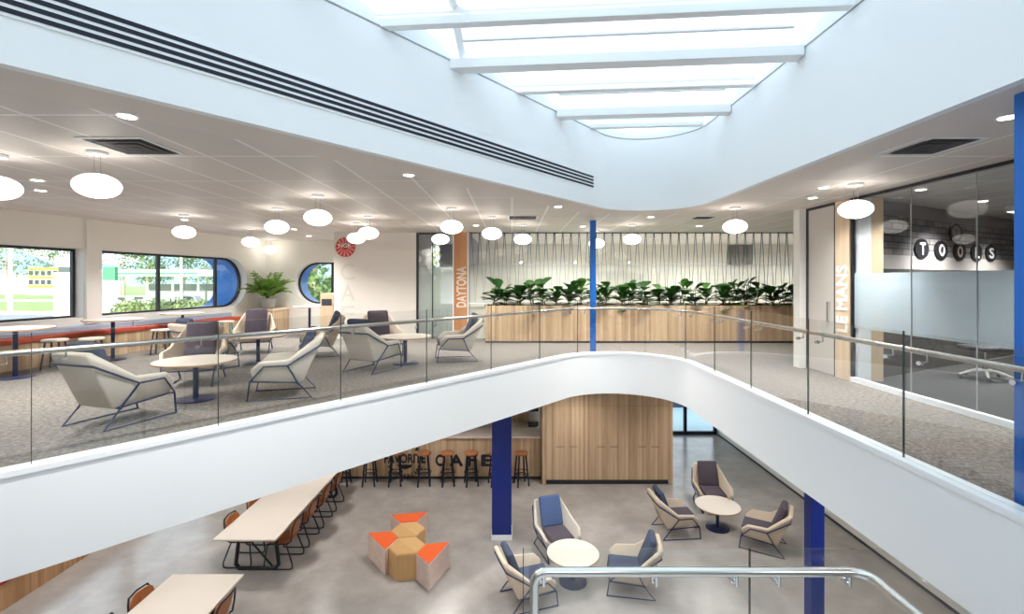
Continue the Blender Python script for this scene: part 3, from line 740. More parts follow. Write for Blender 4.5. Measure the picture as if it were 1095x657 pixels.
# DAYTONA door bay
dp = thing('timber_sign_panel', 'orange timber panel lettered DAYTONA beside the frosted door', 'sign', (ray(492.5, YW), YW, ZU))
hw = 7.2/F*YW
MB().box(-hw, hw, 0, .08, 0, ZC-ZU).build('board', PANEL, dp); MB().box(-hw-.03, -hw, -.01, .09, 0, ZC-ZU).box(hw, hw+.03, -.01, .09, 0, ZC-ZU).build('edge_trim', WHITE, dp)
text_obj('lettering', 'DAYTONA', LETO, 1.03, .235, frame_mtx((.02, -.004, CZ-.17-ZU), (0,0,1), (-1,0,0)), dp, .004, .035)
dd = struct(MB().box(ray(445,YW)+.002, ray(447.5,YW), YW, YW+.06, ZU, ZC).box(ray(448,YW), ray(484,YW), YW, YW+.06, ZC-.05, ZC).box(ray(462,YW), ray(463,YW), YW+.01, YW+.05, ZU, ZC-.05).build('door_1', DFRAME))
MB().box(ray(447.5,YW), ray(462,YW), YW+.02, YW+.03, ZU+.01, ZC-.05).box(ray(463,YW), ray(484,YW), YW+.02, YW+.03, ZU+.01, ZC-.05).build('pane', FROSTD, dd)
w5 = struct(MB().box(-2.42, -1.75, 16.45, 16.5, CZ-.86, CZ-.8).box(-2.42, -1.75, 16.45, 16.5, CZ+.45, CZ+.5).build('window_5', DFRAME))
MB().box(-2.42, -1.75, 16.47, 16.48, CZ-.8, CZ+.45).build('pane', emit('daylight_glow_pane', 'f6f8f6', 1.0), w5)  # pane glows to stand in for daylight; the wall behind is solid
# slatted / corded screen and frosted partition behind the planter
xs0, xs1 = ray(502, YW), 7.6
gw = struct(MB().box(xs0, xs1, YW+.1, YW+.112, ZU, ZC+.0).build('window_7', FROST))
struct(MB().box(xs0, xs1, YW-.04, YW+.1, ZC-.01, ZC+.04).build('trim_7', DARKG))
cs = thing('cord_screen', 'screen of zigzag blue cords stretched above the planter', 'screen', (xs0, YW-.02, ZU))
pitch = .212; nC = int((xs1-xs0-.1)/pitch)
for k in range(nC):
    x = .05+k*pitch
    MB().tube([(x+.008, 0, ZC-ZU-.012), (x+pitch/2, 0, .93), (x+pitch-.008, 0, ZC-ZU-.012)], .0095, 5).build('cord', plain('blue_cord', '235273', .6) if 'blue_cord' not in MATS else MATS['blue_cord'], cs)
MB().box(0, xs1-xs0, -.02, .02, .90, .93).build('rail', WHITE, cs)
tv = thing('wall_screen', 'dark television blurred behind the frosted partition', 'television', (7.75, 16.5, CZ+.85))
MB().box(-.42, .42, 0, .05, -.36, .36).build('bezel', BLACK, tv, bevel=.008); MB().box(-.39, .39, -.004, 0, -.33, .33).build('screen', plain('screen_black', '15161a', .15), tv)
# planter
YP = 11.62; xp0, xp1 = ray(519, YP), 7.3; zp = CZ-27/F*YP
pt = thing('planter_box', 'long oak planter box full of fig plants across the back', 'planter', (xp0, YP, ZU)); W_ = xp1-xp0; hP = zp-ZU
MB().box(0, W_, 0, .03, .05, hP).box(0, W_, .67, .70, .05, hP).box(0, .03, .03, .67, .05, hP).box(W_-.03, W_, .03, .67, .05, hP).build('box', OAK, pt)
MB().box(0, W_, .03, .69, 0, .05).build('plinth', DARKG, pt); MB().box(.03, W_-.03, .03, .67, .5, hP-.06).build('soil', SOIL, pt)
def fig(seed, dark):
    rnd = random.Random(seed)
    t = thing('fig_plant', '', 'plant'); s_ = MB(); f_ = MB()
    for st_ in range(3):
        bx, by = rnd.uniform(-.07, .07), rnd.uniform(-.07, .07); H = rnd.uniform(.22, .46); lx, ly = rnd.uniform(-.08, .08), rnd.uniform(-.08, .08)
        s_.tube([(bx, by, 0), (bx+lx*.5, by+ly*.5, H*.5), (bx+lx, by+ly, H)], [.011, .009, .006], 6)
        for k in range(9):
            q = .12+.88*k/8; p = Vector((bx+lx*q, by+ly*q, H*q)); a = k*2.2+rnd.uniform(-.4, .4)+st_; el = rnd.uniform(-.55, .2) if k < 2 else rnd.uniform(.15, 1.05)+.3*(k == 8)
            L = rnd.uniform(.19, .29); wd = L*.5
            d = Vector((math.cos(a)*math.cos(el), math.sin(a)*math.cos(el), math.sin(el))); sd = d.cross(Vector((0,0,1))).normalized(); n = sd.cross(d)
            prof = [(0, .04), (.15, .22), (.4, .6), (.7, 1.), (.9, .75), (1., .12)]; vs = []
            for u, wv in prof:
                c = p+d*(L*u+.03)-n*(.22*L*u*u)
                vs += [c-sd*wd*wv+n*.018*wv, c-n*.008, c+sd*wd*wv+n*.018*wv]
            f_.add(vs, [(3*i+j, 3*i+3+j, 3*i+4+j, 3*i+1+j) for i in range(5) for j in range(2)])
    s_.build('stem', STEM, t); o = f_.build('foliage', LEAFD if dark else LEAF, t); o.data.polygons.foreach_set('use_smooth', [True]*len(o.data.polygons))
    return t
protos = [fig(s, s % 2) for s in (11, 12, 13, 14)]
NP = 25; rnd = random.Random(5)
place = ['first', 'second', 'third', 'fourth', 'fifth', 'sixth', 'seventh', 'eighth', 'ninth', 'tenth', 'eleventh', 'twelfth', 'thirteenth']
for k in range(NP):
    x = xp0+.2+k*(W_-.55)/(NP-1)+rnd.uniform(-.03, .03); y = YP+.22+(.14 if k % 2 else 0)+rnd.uniform(-.02, .02)
    if k < 11: lab = 'dark green fig plant, %s from the left end of the planter' % place[k]
    elif k == 11: lab = 'dark green fig plant just left of the slim blue post'
    elif k < 24: lab = 'dark green fig plant, %s along the planter right of the slim blue post' % place[k-12]
    else: lab = 'dark green fig plant at the right end of the planter, by the white wall end'
    c = dup(protos[k % 4], (x, y, ZU+hP-.062), rnd.uniform(0, 6), lab, scale=(1.08, 1.08, rnd.uniform(.95, 1.2))); c['group'] = 'fig plants in the long planter'
for p in protos:
    for ch in list(p.children): bpy.data.objects.remove(ch)
    bpy.data.objects.remove(p)

# ------------------------------------------------------------------ right side: door, LE MANS panel, glass wall, meeting room
d2 = struct(MB().box(XR+.02, XR+.065, 7.6, 8.28, ZU+.01, ZC-.04).build('door_2', plain('door_grey', 'c9c3bc', .5)))
MB().tube([(XR+.01, 7.72, ZU+.85), (XR-.03, 7.72, ZU+.85), (XR-.03, 7.72, ZU+1.15), (XR+.01, 7.72, ZU+1.15)], .01, 8).build('handle', CHROME, d2)
struct(MB().box(XR, XR+.08, 8.28, 8.32, ZU, ZC).box(XR, XR+.08, 7.57, 7.6, ZU, ZC).box(XR, XR+.08, 7.6, 8.28, ZC-.04, ZC).build('trim_8', DARKG))
lm = thing('timber_sign_panel', 'pale timber panel lettered LE MANS beside the glass meeting room', 'sign', (XR, 7.41, ZU))
MB().box(0, .08, -.16, .16, 0, ZC-ZU).build('board', PALEOAK, lm)
text_obj('lettering', 'LE MANS', LETW, 1.0, .24, frame_mtx((-.004, 0, CZ-ZU-.28), (0,0,1), (0,1,0)), lm, .004, .035)
YG0, YG1 = 0., 7.24
gf = MB()
gf.box(XR, XR+.06, YG0, YG1, ZU, ZU+.07).build('trim_9', WHITE)['kind'] = 'structure'
gw2 = struct(MB().box(XR+.01, XR+.05, YG0, YG1, ZC-.035, ZC).box(XR+.01, XR+.05, YG1-.04, YG1, ZU+.07, ZC-.035).build('window_8', BLACK))
jy = [YG1-.04, F*XR/(972-CX), F*XR/(1042-CX), 4.4, 3.5, 2.6, 1.7, .8, 0]
for a, b in zip(jy, jy[1:]):
    MB().box(XR+.025, XR+.037, b+.006, a-.002, ZU+.07, ZC-.035).build('pane', PGLASS, gw2)
    MB().box(XR+.024, XR+.038, b, b+.005, ZU+.07, ZC-.035).build('seam', plain('pale_seam', 'b9bcbc', .3) if 'pale_seam' not in MATS else MATS['pale_seam'], gw2)
MB().box(XR+.039, XR+.042, YG0, YG1-.04, CZ-.705, CZ+.105).build('frosted_film', BAND, gw2)
struct(MB().box(XR+.07, 5.28, 7.15, 7.24, ZU, ZC).build('trim_12', WHITE)); struct(MB().box(5.281, 5.46, 7.15, 7.24, ZU, ZC).build('trim_13', PALEOAK))
# mural wall: starts at (5.2, 7.19) and runs back to the right
M0 = Vector((5.41-.883*.3, 7.3-.47*.3, 0)); MU = Vector((.883, .47, 0)); MN = Vector((.47, -.883, 0))
mw = bpy.data.objects.new('wall_mural', MB().box(.36, 7.6, 0, .12, CZ+.40, CZ+1.0).mesh('wall_mural', BRICK)); COL.objects.link(mw)
mw.location = M0; mw.rotation_euler = (0, 0, math.atan2(.47, .883)); struct(mw)
def mural_box(name, u0, u1, z0, z1, m, d=.12, f=0):
    o = bpy.data.objects.new(name, MB().box(u0, u1, f, d, z0, z1).mesh(name, m)); COL.objects.link(o); o.location = M0; o.rotation_euler = mw.rotation_euler; return struct(o)
mural_box('trim_10', .36, 7.6, CZ+.18, CZ+.40, plain('mural_band', 'b9b2ac', .7))
mural_box('wall_mural_lower', .36, 7.6, ZU, CZ+.18, plain('mural_lower', '3d3a39', .7))
mural_box('trim_11', .36, 7.6, CZ+1.0, ZC, plain('mural_cornice', '8f8987', .7))
def mur(s, z, d=.0): p = M0+MU*(s+.3)+MN*d; return (p.x, p.y, z)
def facing(s, z, d): return frame_mtx(mur(s, z, d), MU, (0,0,1))
wl_ = ['first', 'second', 'third', 'fourth', 'fifth']
for s, ch, zz, k in zip((1.49, 2.17, 2.86, 3.56, 4.19), 'TOOLS', (.52, .515, .51, .51, .517), range(5)):
    t = thing('letter_disc', 'black round wall disc carrying the %s letter of TOOLS, a white %s' % (wl_[k], ch), 'sign', mur(s, CZ+zz, .0), mw.rotation_euler[2], 'black letter discs on the brick mural')
    t.scale = (1.42, 1, 1)
    MB().tube([(0, -.002, 0), (0, -.022, 0)], .165, 32).build('disc', DISCB, t, smooth=40)
    text_obj('letter', ch, LETW, .13 if ch != 'L' else .11, .19, frame_mtx((0, -.026, 0), *FACE), t, .004, .03)
ck = thing('wall_clock', 'round black-rimmed wall clock above the TOOLS letters', 'clock', mur(2.7, CZ+.84), mw.rotation_euler[2]); ck.scale = (1.45, 1, 1)
MB().tube([(0, -.002, 0), (0, -.03, 0)], .16, 32).build('rim', DISCB, ck, smooth=40); MB().tube([(0, -.0305, 0), (0, -.032, 0)], .115, 32).build('face', GREY, ck)
MB().obox((0, -.034, .035), (.006,0,0), (0,.001,0), (0,0,.045)).obox((-.02, -.034, .02), (.006,0,-.003), (0,.001,0), (-.025,0,.03)).build('hand', DISCB, ck)
m = MB()
for k in range(12):
    a = k*PI/6; m.obox((.095*math.cos(a), -.0335, .095*math.sin(a)), (.012*math.cos(a),0,.012*math.sin(a)), (0,.001,0), (-.004*math.sin(a),0,.004*math.cos(a)))
m.build('hour_marks', DISCB, ck)
oc = thing('office_chair', 'office chair with white five-star base behind the glass wall', 'chair', (7.15, 7.35, ZU+.012))
for k in range(5):
    a = k*2*PI/5+.3; m = MB().tube([(0, 0, .13), (.14*math.cos(a), .14*math.sin(a), .12), (.31*math.cos(a), .31*math.sin(a), .06)], [.022, .02, .013], 8); m.build('base_arm', LETW, oc, smooth=40)
    MB().tube([(.31*math.cos(a)-.012, .31*math.sin(a), .028), (.31*math.cos(a)+.012, .31*math.sin(a), .028)], .028, 12).build('caster', DARKG, oc)
MB().lathe([(.03, .12), (.03, .3), (.02, .3), (.02, .43)], n=16).build('gas_lift', CHROME, oc, smooth=40)
MB().box(-.24, .24, -.24, .24, .43, .5).build('seat', DARKG, oc, bevel=.03, seg=3)
MB().box(-.22, .22, .2, .26, .56, 1.05).build('backrest', DARKG, oc, bevel=.025, seg=3); MB().tube([(0, .15, .43), (0, .27, .46), (0, .27, .8)], .018, 8).build('spine', DARKG, oc)
mt = thing('meeting_table', 'dark meeting table behind the frosted glass', 'table', (8.6, 6.6, ZU+.012))
MB().box(-.9, .9, -.5, .5, .70, .735).build('table_top', plain('dark_walnut', '4b3b30', .4), mt, bevel=.008)
for sx in (-1, 1):
    for sy in (-1, 1): MB().box(sx*.8-.03, sx*.8+.03, sy*.42-.03, sy*.42+.03, 0, .70).build('leg', DARKG, mt)
cl_ = thing('ceiling_light_bar', 'white linear light bar on the meeting room ceiling', 'light', (8.8, 8.3, ZC-.09), math.atan2(.47, .883))
MB().box(-.75, .75, -.05, .05, 0, .088).build('housing', WHITE, cl_); MB().box(-.72, .72, -.045, .045, -.008, 0).build('diffuser', emit('bar_diffuser', 'fff6ea', 2.), cl_)

# ------------------------------------------------------------------ ceiling fittings
def pendant(px, py, label):
    dz = (HY-py)/F; zc = .90
    Y = zc/dz; x = ray(px, Y)
    t = thing('globe_pendant', label, 'pendant light', (x, Y, CZ+zc), 0, 'opal globe pendants')
    prof = [(.19*math.sin(a), -.115*math.cos(a)) for a in [PI*k/14 for k in range(1, 14)]]
    MB().lathe(prof, n=32).build('globe', GLOBE, t, smooth=60)
    MB().tube([(-.03, 0, .105), (-.03, 0, ZC-CZ-zc)], .0035, 6).build('suspension_wire', STEEL, t); MB().tube([(.03, 0, .105), (.03, 0, ZC-CZ-zc)], .0035, 6).build('suspension_wire', STEEL, t)
    MB().lathe([(.085, ZC-CZ-zc-.025), (.085, ZC-CZ-zc-.002)], n=24).build('ceiling_rose', WHITE, t, smooth=40)
    return t
pendant(104, 199, 'largest opal globe pendant, upper left near the bulkhead')
pendant(-4, 201, 'opal globe pendant cut by the left edge of the view')
pendant(197, 248.5, 'opal globe pendant above the second window, left of a close pair')
pendant(296, 243, 'opal globe pendant above the corner palm')
pendant(340, 233, 'opal globe pendant left of the round red sign, lower and bigger than its neighbours')
pendant(268, 259, 'small opal globe pendant over the far end of the window wall')
pendant(289, 267.5, 'smallest opal globe pendant, in the far corner by the palm')
pendant(381, 255, 'opal globe pendant half hidden behind another beside the red sign')
pendant(394, 249.5, 'opal globe pendant overlapping another right of the red sign')
pendant(483, 243, 'opal globe pendant above the DAYTONA panel')
pendant(471, 256, 'opal globe pendant in front of the frosted door')
pendant(526, 250, 'opal globe pendant just right of the DAYTONA panel')
pendant(559, 256, 'opal globe pendant midway between DAYTONA panel and slim blue post')
pendant(638, 260.5, 'opal globe pendant partly hidden by the slim blue post')
pendant(676, 256, 'opal globe pendant right of the slim blue post')
pendant(786, 242.5, 'opal globe pendant in front of the blurred television')
pendant(915, 224, 'opal globe pendant beside the LE MANS panel')
ZT_ = ZC+.005
def downlight(x, y, z, label, watts, grp):
    t = thing('downlight', label, 'downlight', (x, y, z), 0, grp)
    MB().lathe([(.075, -.006), (.075, 0)], n=24).build('trim_ring', WHITE, t); MB().lathe([(.058, -.009), (.058, -.006)], n=24).build('lens', LED, t)
    add_spot('lamp', (0, 0, -.04), watts, parent=t)
for px, py, lab in ((136, 124, 'round recessed downlight nearest the bulkhead, upper left'), (437, 187, 'round recessed downlight beside the middle of the bulkhead edge'), (597, 221, 'recessed downlight beside the ceiling curve, left of the blue post'),
                    (696, 232, 'recessed downlight below the ceiling curve, right of the blue post'), (869, 211.5, 'recessed downlight left of the LE MANS globe'), (1078, 125, 'recessed downlight against the broad blue column'), (40, 193, 'recessed downlight between the two left globes')):
    Y = F*(ZC-CZ)/(HY-py); downlight(ray(px, Y), Y, ZC if px > 100 else ZC+.004, lab, 70 if px > 800 else DOWNLIGHT_W, 'recessed downlights of the upper ceiling')
k = 0
for x, y in ((-6.4, 6.6), (-6.6, 9.8), (-5.2, 11.6), (-3.2, 10.6), (-5.6, 13.4), (-.8, 10.8), (4.2, 10.9), (4.1, 6.4), (1.6, 11.0)):
    downlight(x, y, ZC+.004, 'small flush downlight among the upper ceiling tiles', DOWNLIGHT_W, 'flush downlights among the tiles')
for x, y in ((1.2, 14.4), (4.6, 14.4), (7.4, 14.4), (-1.8, 14.4)):
    add_spot('added_room_fill', (x, y, ZC-.1), 700 if x > 0 else 50, 165)  # bare spots added without fittings to brighten the room behind the frosting
for x, y in ((5.5, 6.54), (7.26, 7.5), (6.6, 4.2), (9.2, 8.4)):
    downlight(x, y, ZC+.004, 'recessed downlight inside the glass meeting room', 480 if x > 6 else 150, 'meeting room downlights')
for i in range(6):
    for j in range(5):
        x, y = -7.2+i*2.9, 3.2+j*2.6
        ok = not (cv_x(y, -1) and False)
        k = (y-FV[1][1])
        # only under the slab, not in the void
        xl = FV[0][0]+(y-FRONT)*.857
        if y < 9.8 and xl-.25 < x < 3.4: continue
        if y > 13.6 or x > 6.4: continue
        downlight(x, y, ZL-.001, 'added unseen downlight under the walkway slab', LOWER_W, 'added downlights below the slab')  # unseen lamps, added because the lower floor needs light
def diffuser(px, py, label, s=.29):
    Y = F*(ZC-CZ)/(HY-py); t = thing('air_diffuser', label, 'air vent', (ray(px, Y), Y, ZT_-.002), 0, 'square ceiling diffusers')
    plate(rrect(-s, s, -s, s), [rrect(-s+.03, s-.03, -s+.03, s-.03)], lambda u, v, d: (u, v, -.008+d), .008).build('frame', WHITE, t)
    MB().box(-s+.03, s-.03, -s+.03, s-.03, -.002, 0).build('recess', VENT, t)
    for q in (.66, .36):
        a = s*q; plate(rrect(-a, a, -a, a), [rrect(-a+.05, a-.05, -a+.05, a-.05)], lambda u, v, d: (u, v, -.012+.008*(abs(u) < a-.04)+d*.5), .008).build('blade', DARKG, t)
diffuser(143, 157, 'square air diffuser beside the largest globe pendant')
diffuser(992, 157, 'square air diffuser above the glass meeting room')
diffuser(559, 233, 'square air diffuser left of the ceiling curve')
diffuser(752, 233, 'square air diffuser right of the ceiling curve', .22)

# unseen spots added behind the stair to brighten the white parapet
for k, x in enumerate((-5.5, -2.5, .5, 3.5, 6.5)):
    t = thing('fill_spot', 'unseen white spotlight added behind the stair to brighten the parapet', 'spotlight', (x, -1.9, 6.0), 0, 'added fill spotlights behind the stair')
    MB().tube([(0, -.15, .1), (0, 0, .1), (0, 0, .02)], .012, 8).build('bracket', WHITE, t); MB().tube([(0, -.08, .02), (0, .08, -.02)], .05, 16).build('head', WHITE, t, smooth=40)
    o = add_spot('lamp', (0, .1, -.025), 85, 95, t, .05); o.rotation_euler = Vector((-x*.5+0, 9, -2.6)).to_track_quat('-Z', 'Y').to_euler()
# ------------------------------------------------------------------ LOWER FLOOR
# dining tables
def dining_table(xc, y0, y1, label):
    t = thing('dining_table', label, 'table', (xc, y0, 0), 0, 'long cream dining tables'); L = y1-y0; h = .74
    MB().box(-.52, .52, 0, L, h-.028, h).build('table_top', LAMINATE, t, bevel=.004)
    for y in (.42, L-.42):
        c = [(-.30,y,h-.05), (.30,y,h-.05), (.37,y,.10), (.31,y,.028), (-.31,y,.028), (-.37,y,.10)]
        MB().tube(c, .032, 10, closed=True).build('leg', BLACK, t, smooth=50)
    MB().tube([(-.27, .42, h-.06), (.27, .42, .05)], .016, 8).tube([(-.27, L-.42, h-.06), (.27, L-.42, .05)], .016, 8).tube([(-.3, .42, h-.12), (-.3, L-.42, h-.12)], .016, 8).tube([(.3, .42, h-.06), (.3, L-.42, h-.06)], .016, 8).build('brace', BLACK, t, smooth=50)
TX = -4.4
dining_table(TX, 7.98, 11.6, 'long cream dining table, the farther one, running under the walkway')
dining_table(TX, 3.9, 7.05, 'long cream dining table cut by the lower edge of the view')
def make_dchair():
    t = thing('dining_chair', '', 'chair')
    m = MB(); n = 6; prof = [(.22, .452), (.12, .44), (-.02, .438), (-.14, .446), (-.19, .46)]
    def sheet(pr, ws, th, cup):
        vs = []; m = MB(); N = 7
        for (y, z), w_ in zip(pr, ws):
            for j in range(N):
                u = -1+2*j/(N-1); vs.append((u*w_, y+(cup*u*u if cup else 0), z+(0 if cup else .012*u*u)))
        k = len(pr); fs = [(i*N+j, i*N+j+1, (i+1)*N+j+1, (i+1)*N+j) for i in range(k-1) for j in range(N-1)]
        m.add(vs, fs); return m
    o = sheet(prof, [.18, .205, .215, .205, .17], .01, 0).build('seat', RUSTPLY, t, smooth=60)
    s = o.modifiers.new('solid', 'SOLIDIFY'); s.thickness = .012; s.offset = 0
    o = sheet([(-.225, .55), (-.24, .60), (-.255, .68), (-.275, .76), (-.285, .80)], [.16, .205, .215, .205, .15], .01, .045).build('backrest', RUSTPLY, t, smooth=60)
    s = o.modifiers.new('solid', 'SOLIDIFY'); s.thickness = .012; s.offset = 0
    f = MB()
    for s in (-1, 1):
        f.tube([(s*.20,.19,.435), (s*.235,.235,.10), (s*.235,.225,.03), (s*.235,.18,.012), (s*.235,-.20,.012), (s*.235,-.245,.03), (s*.232,-.25,.10), (s*.205,-.13,.43)], .0125, 8)
        f.tube([(s*.20,.19,.432), (s*.20,-.15,.432), (s*.205,-.215,.48), (s*.212,-.235,.62), (s*.205,-.25,.74), (s*.16,-.275,.815), (0,-.295,.825)], .0125, 8)
    f.tube([(-.2,.17,.43), (.2,.17,.43)], .008, 8); f.tube([(-.2,-.13,.43), (.2,-.13,.43)], .008, 8)
    f.build('frame', DNAVY, t, smooth=50)
    return t
dc = make_dchair()
def dchair(x, y, side, label):
    c = dup(dc, (x, y, 0), PI/2 if side > 0 else -PI/2, label); c['group'] = 'rust ply dining chairs'
xr, xl = TX+.36, TX-.36
for k, y in enumerate((8.62, 9.32, 10.02, 10.72)):
    dchair(xr, y, 1, 'rust ply chair, aisle side of the farther dining table, %s' % ['nearest of its row', 'second of its row', 'third of its row', 'last, beneath the slab edge'][k])
for k, y in enumerate((8.67, 9.4, 10.1)):
    dchair(xl, y, -1, 'rust ply chair, window side of the farther dining table, %s' % ['nearest the table corner', 'second from the corner', 'third, mostly under the walkway'][k])
dchair(xr, 6.45, 1, 'rust ply chair at lower edge, right side of the nearer dining table')
dchair(xl, 6.55, -1, 'rust ply chair back showing left of the nearer dining table')
dchair(xl, 5.95, -1, 'rust ply chair cut by the lower edge, left of the nearer dining table')
for ch in list(dc.children): bpy.data.objects.remove(ch)
bpy.data.objects.remove(dc)
# bench by the lower windows
lbn = thing('lower_bench', 'timber-fronted bench with dark red seat in the lower left corner', 'bench', (0,0,0))
MB().box(-8.18, -7.7, 2, 10.4, 0, .40).build('base', OAKD, lbn); MB().box(-8.18, -7.68, 2, 10.4, .401, .47).build('seat_cushion', DKRED, lbn, bevel=.02)
# hexagon seats
def poly_block(name, label, poly, top, side, group, h=.44):
    cx = sum(p[0] for p in poly)/len(poly); cy_ = sum(p[1] for p in poly)/len(poly)
    t = thing(name, label, 'seat block', (cx, cy_, 0), 0, group); q = [(x-cx, y-cy_) for x, y in poly]
    MB().prism([(x*.994, y*.994) for x, y in q], 0, h-.012).build('body', side, t, bevel=.004)
    MB().prism([(x*.955, y*.955) for x, y in q], h-.012, h).build('top', top, t, bevel=.003)
    return t
HS = .315; ap = HS*.866
def hexa(c, rot): return [(c[0]+HS*math.cos(rot+PI/6+k*PI/3), c[1]+HS*math.sin(rot+PI/6+k*PI/3)) for k in range(6)]
h1c = (-1.805, 8.36); rot = math.radians(-20); d2_ = rot+2*PI/3
h2c = (h1c[0]+2*ap*math.cos(d2_)*1.012, h1c[1]+2*ap*math.sin(d2_)*1.012)
g = 'hexagonal timber blocks'
poly_block('hexagon_block', 'light oak hexagonal block at the front of the orange cluster', hexa(h1c, rot), PLY, PLY, g)
poly_block('hexagon_block', 'light oak hexagonal block behind the front hexagon', hexa(h2c, rot), PLY, PLY, g)
def trap(c, a, leg=.41):
    n = (math.cos(a), math.sin(a)); t = (-n[1], n[0]); e = ap*1.012; h = leg*.866
    p = [(c[0]+n[0]*e-t[0]*HS/2, c[1]+n[1]*e-t[1]*HS/2), (c[0]+n[0]*(e+h)-t[0]*(HS/2+leg/2), c[1]+n[1]*(e+h)-t[1]*(HS/2+leg/2)),
         (c[0]+n[0]*(e+h)+t[0]*(HS/2+leg/2), c[1]+n[1]*(e+h)+t[1]*(HS/2+leg/2)), (c[0]+n[0]*e+t[0]*HS/2, c[1]+n[1]*e+t[1]*HS/2)]
    return p
g = 'orange-topped wedge seats'
poly_block('wedge_seat', 'orange-topped wedge seat right of the front hexagon, nearest us', trap(h1c, rot), ORANGE, PINKW, g)
poly_block('wedge_seat', 'orange-topped wedge seat on the left of the hexagons', trap(h2c, rot+4*PI/3, .40), ORANGE, PINKW, g)
poly_block('wedge_seat', 'orange-topped wedge seat behind the hexagons', trap(h2c, rot+2*PI/3), ORANGE, PINKW, g)

# cafe bar
YBf = 12.2; xb1 = .72
bar = thing('bar_counter', 'long oak bar counter with black CAFE lettering', 'bar', (-6, YBf, 0)); WB = xb1+6
MB().box(0, WB, 0, .6, .08, 1.05).build('body', OAK, bar); MB().box(0, WB, .04, .58, 0, .08).build('plinth', DARKG, bar)
MB().box(-.03, WB, -.06, .7, 1.05, 1.09).build('worktop', plain('pale_stone', 'd8d0c6', .3), bar, bevel=.006)
for ch, px, wd in (('C', 470, 8), ('A', 488, 13), ('F', 504.5, 10), ('E', 521, 11)):
    text_obj('lettering', ch, LETB, wd*YBf/F, .27, frame_mtx((ray(px, YBf)+6, -.004, CZ-192.5/F*YBf), *FACE), bar, .004, .04)
ex = ray(433, YBf)+6; ez = CZ
text_obj('lettering', 'FAVORITE', LETB, 1.02, .22, frame_mtx((ex, -.004, ez-190.5/F*YBf), *FACE), bar, .004, .035)
def arc_text(s, R, a_mid, step, zc, hgt, flip):
    for k, ch in enumerate(s):
        if ch == ' ': continue
        a = a_mid+(k-(len(s)-1)/2)*step*(1 if flip else -1)
        p = (ex+R*math.cos(a), -.004, zc+R*math.sin(a))
        rd = Vector((math.cos(a), 0, math.sin(a)))*( -1 if flip else 1); rt = Vector((rd.z, 0, -rd.x))
        text_obj('lettering', ch, LETB, hgt*.62, hgt, frame_mtx(p, rt, rd), bar, .004, .02)
arc_text("EVERYONE'S", .43, PI/2, .22, ez-190.5/F*YBf-.08, .085, False)
arc_text('FOOD ESCAPE', .43, 1.5*PI, .22, ez-190.5/F*YBf-.02, .10, True)
m = MB(); pts = [(-.2, .0)]+[(-.2+.4*k/10, -.11*math.sin(PI*k/10)**.6) for k in range(1, 10)]+[(.2, .0)]
plate(pts, [], lambda u, v, d: (ex+u, -.006+d, ez-197.2/F*YBf+v), .005, m); m.build('emblem', LETB, bar)
bk = thing('back_bar', 'oak back bar cupboards behind the counter', 'cabinet', (-5.5, 13.4, 0))
MB().box(0, 6.2, 0, .55, .0, .9).build('base', OAK, bk); MB().box(0, 6.2, -.03, .56, .9, .94).build('worktop', plain('stone_bench', 'cfc4b6', .3), bk)
MB().box(0, 6.2, .2, .55, 1.75, ZL-.04).build('overhead', OAK, bk); MB().box(0, 6.2, .16, .2, 1.68, 1.75).build('shelf_edge', LAMINATE, bk)
cm = thing('coffee_machine', 'dark coffee machine at the end of the back bar', 'coffee machine', (ray(571, 13.6), 13.66, .941))
MB().box(-.16, .16, -.2, .2, .0, .06).build('base', BLACK, cm); MB().box(-.15, .15, -.02, .2, .06, .42).build('body', STEEL, cm, bevel=.01); MB().box(-.16, .16, -.2, .2, .42, .62).build('head', BLACK, cm, bevel=.015)
MB().lathe([(.02, .36), (.02, .42)], (0, -.1, 0), 12).build('spout', STEEL, cm)
# bar stools
def make_stool():
    t = thing('bar_stool', '', 'stool')
    MB().lathe([(.13, .735), (.165, .75), (.172, .775), (.16, .792), (.08, .785)], n=28).build('seat', COPPER, t, smooth=60)
    for k in range(4):
        a = PI/4+k*PI/2; MB().tube([(.205*math.cos(a), .205*math.sin(a), 0), (.12*math.cos(a), .12*math.sin(a), .745)], .021, 8).build('leg', DNAVY, t, smooth=50)
    for z in (.24,):
        rr = .205-.085*z/.745; MB().tube([(rr*math.cos(PI/4+k*PI/2), rr*math.sin(PI/4+k*PI/2), z) for k in range(4)], .011, 6, closed=True).build('footrest', DNAVY, t)
    MB().tube([(.17*math.cos(2*PI*k/20), .17*math.sin(2*PI*k/20), .31) for k in range(20)], .011, 6, closed=True).build('footrest', DNAVY, t)
    return t
bs = make_stool(); YS = 11.9
labs = ['bar stool at the left end of the row, top hidden by the slab', 'second bar stool from the left end, top hidden by the slab', 'bar stool in front of the round emblem', 'bar stool between the emblem and the letter C',
        'bar stool before the letter A', 'bar stool before the letter F', 'bar stool half hidden behind the blue column', 'bar stool alone right of the blue column']
xs = [367, 395.5, 423, 453.5, 479, 504, 530, 557.5]
for k, px in enumerate(xs):
    if k == 0: bs.location = (ray(px, YS), YS, 0); bs['label'] = labs[0]; bs['group'] = 'tan-seated bar stools along the counter'
    else: dup(bs, (ray(px, YS), YS, 0), k*.05, labs[k])
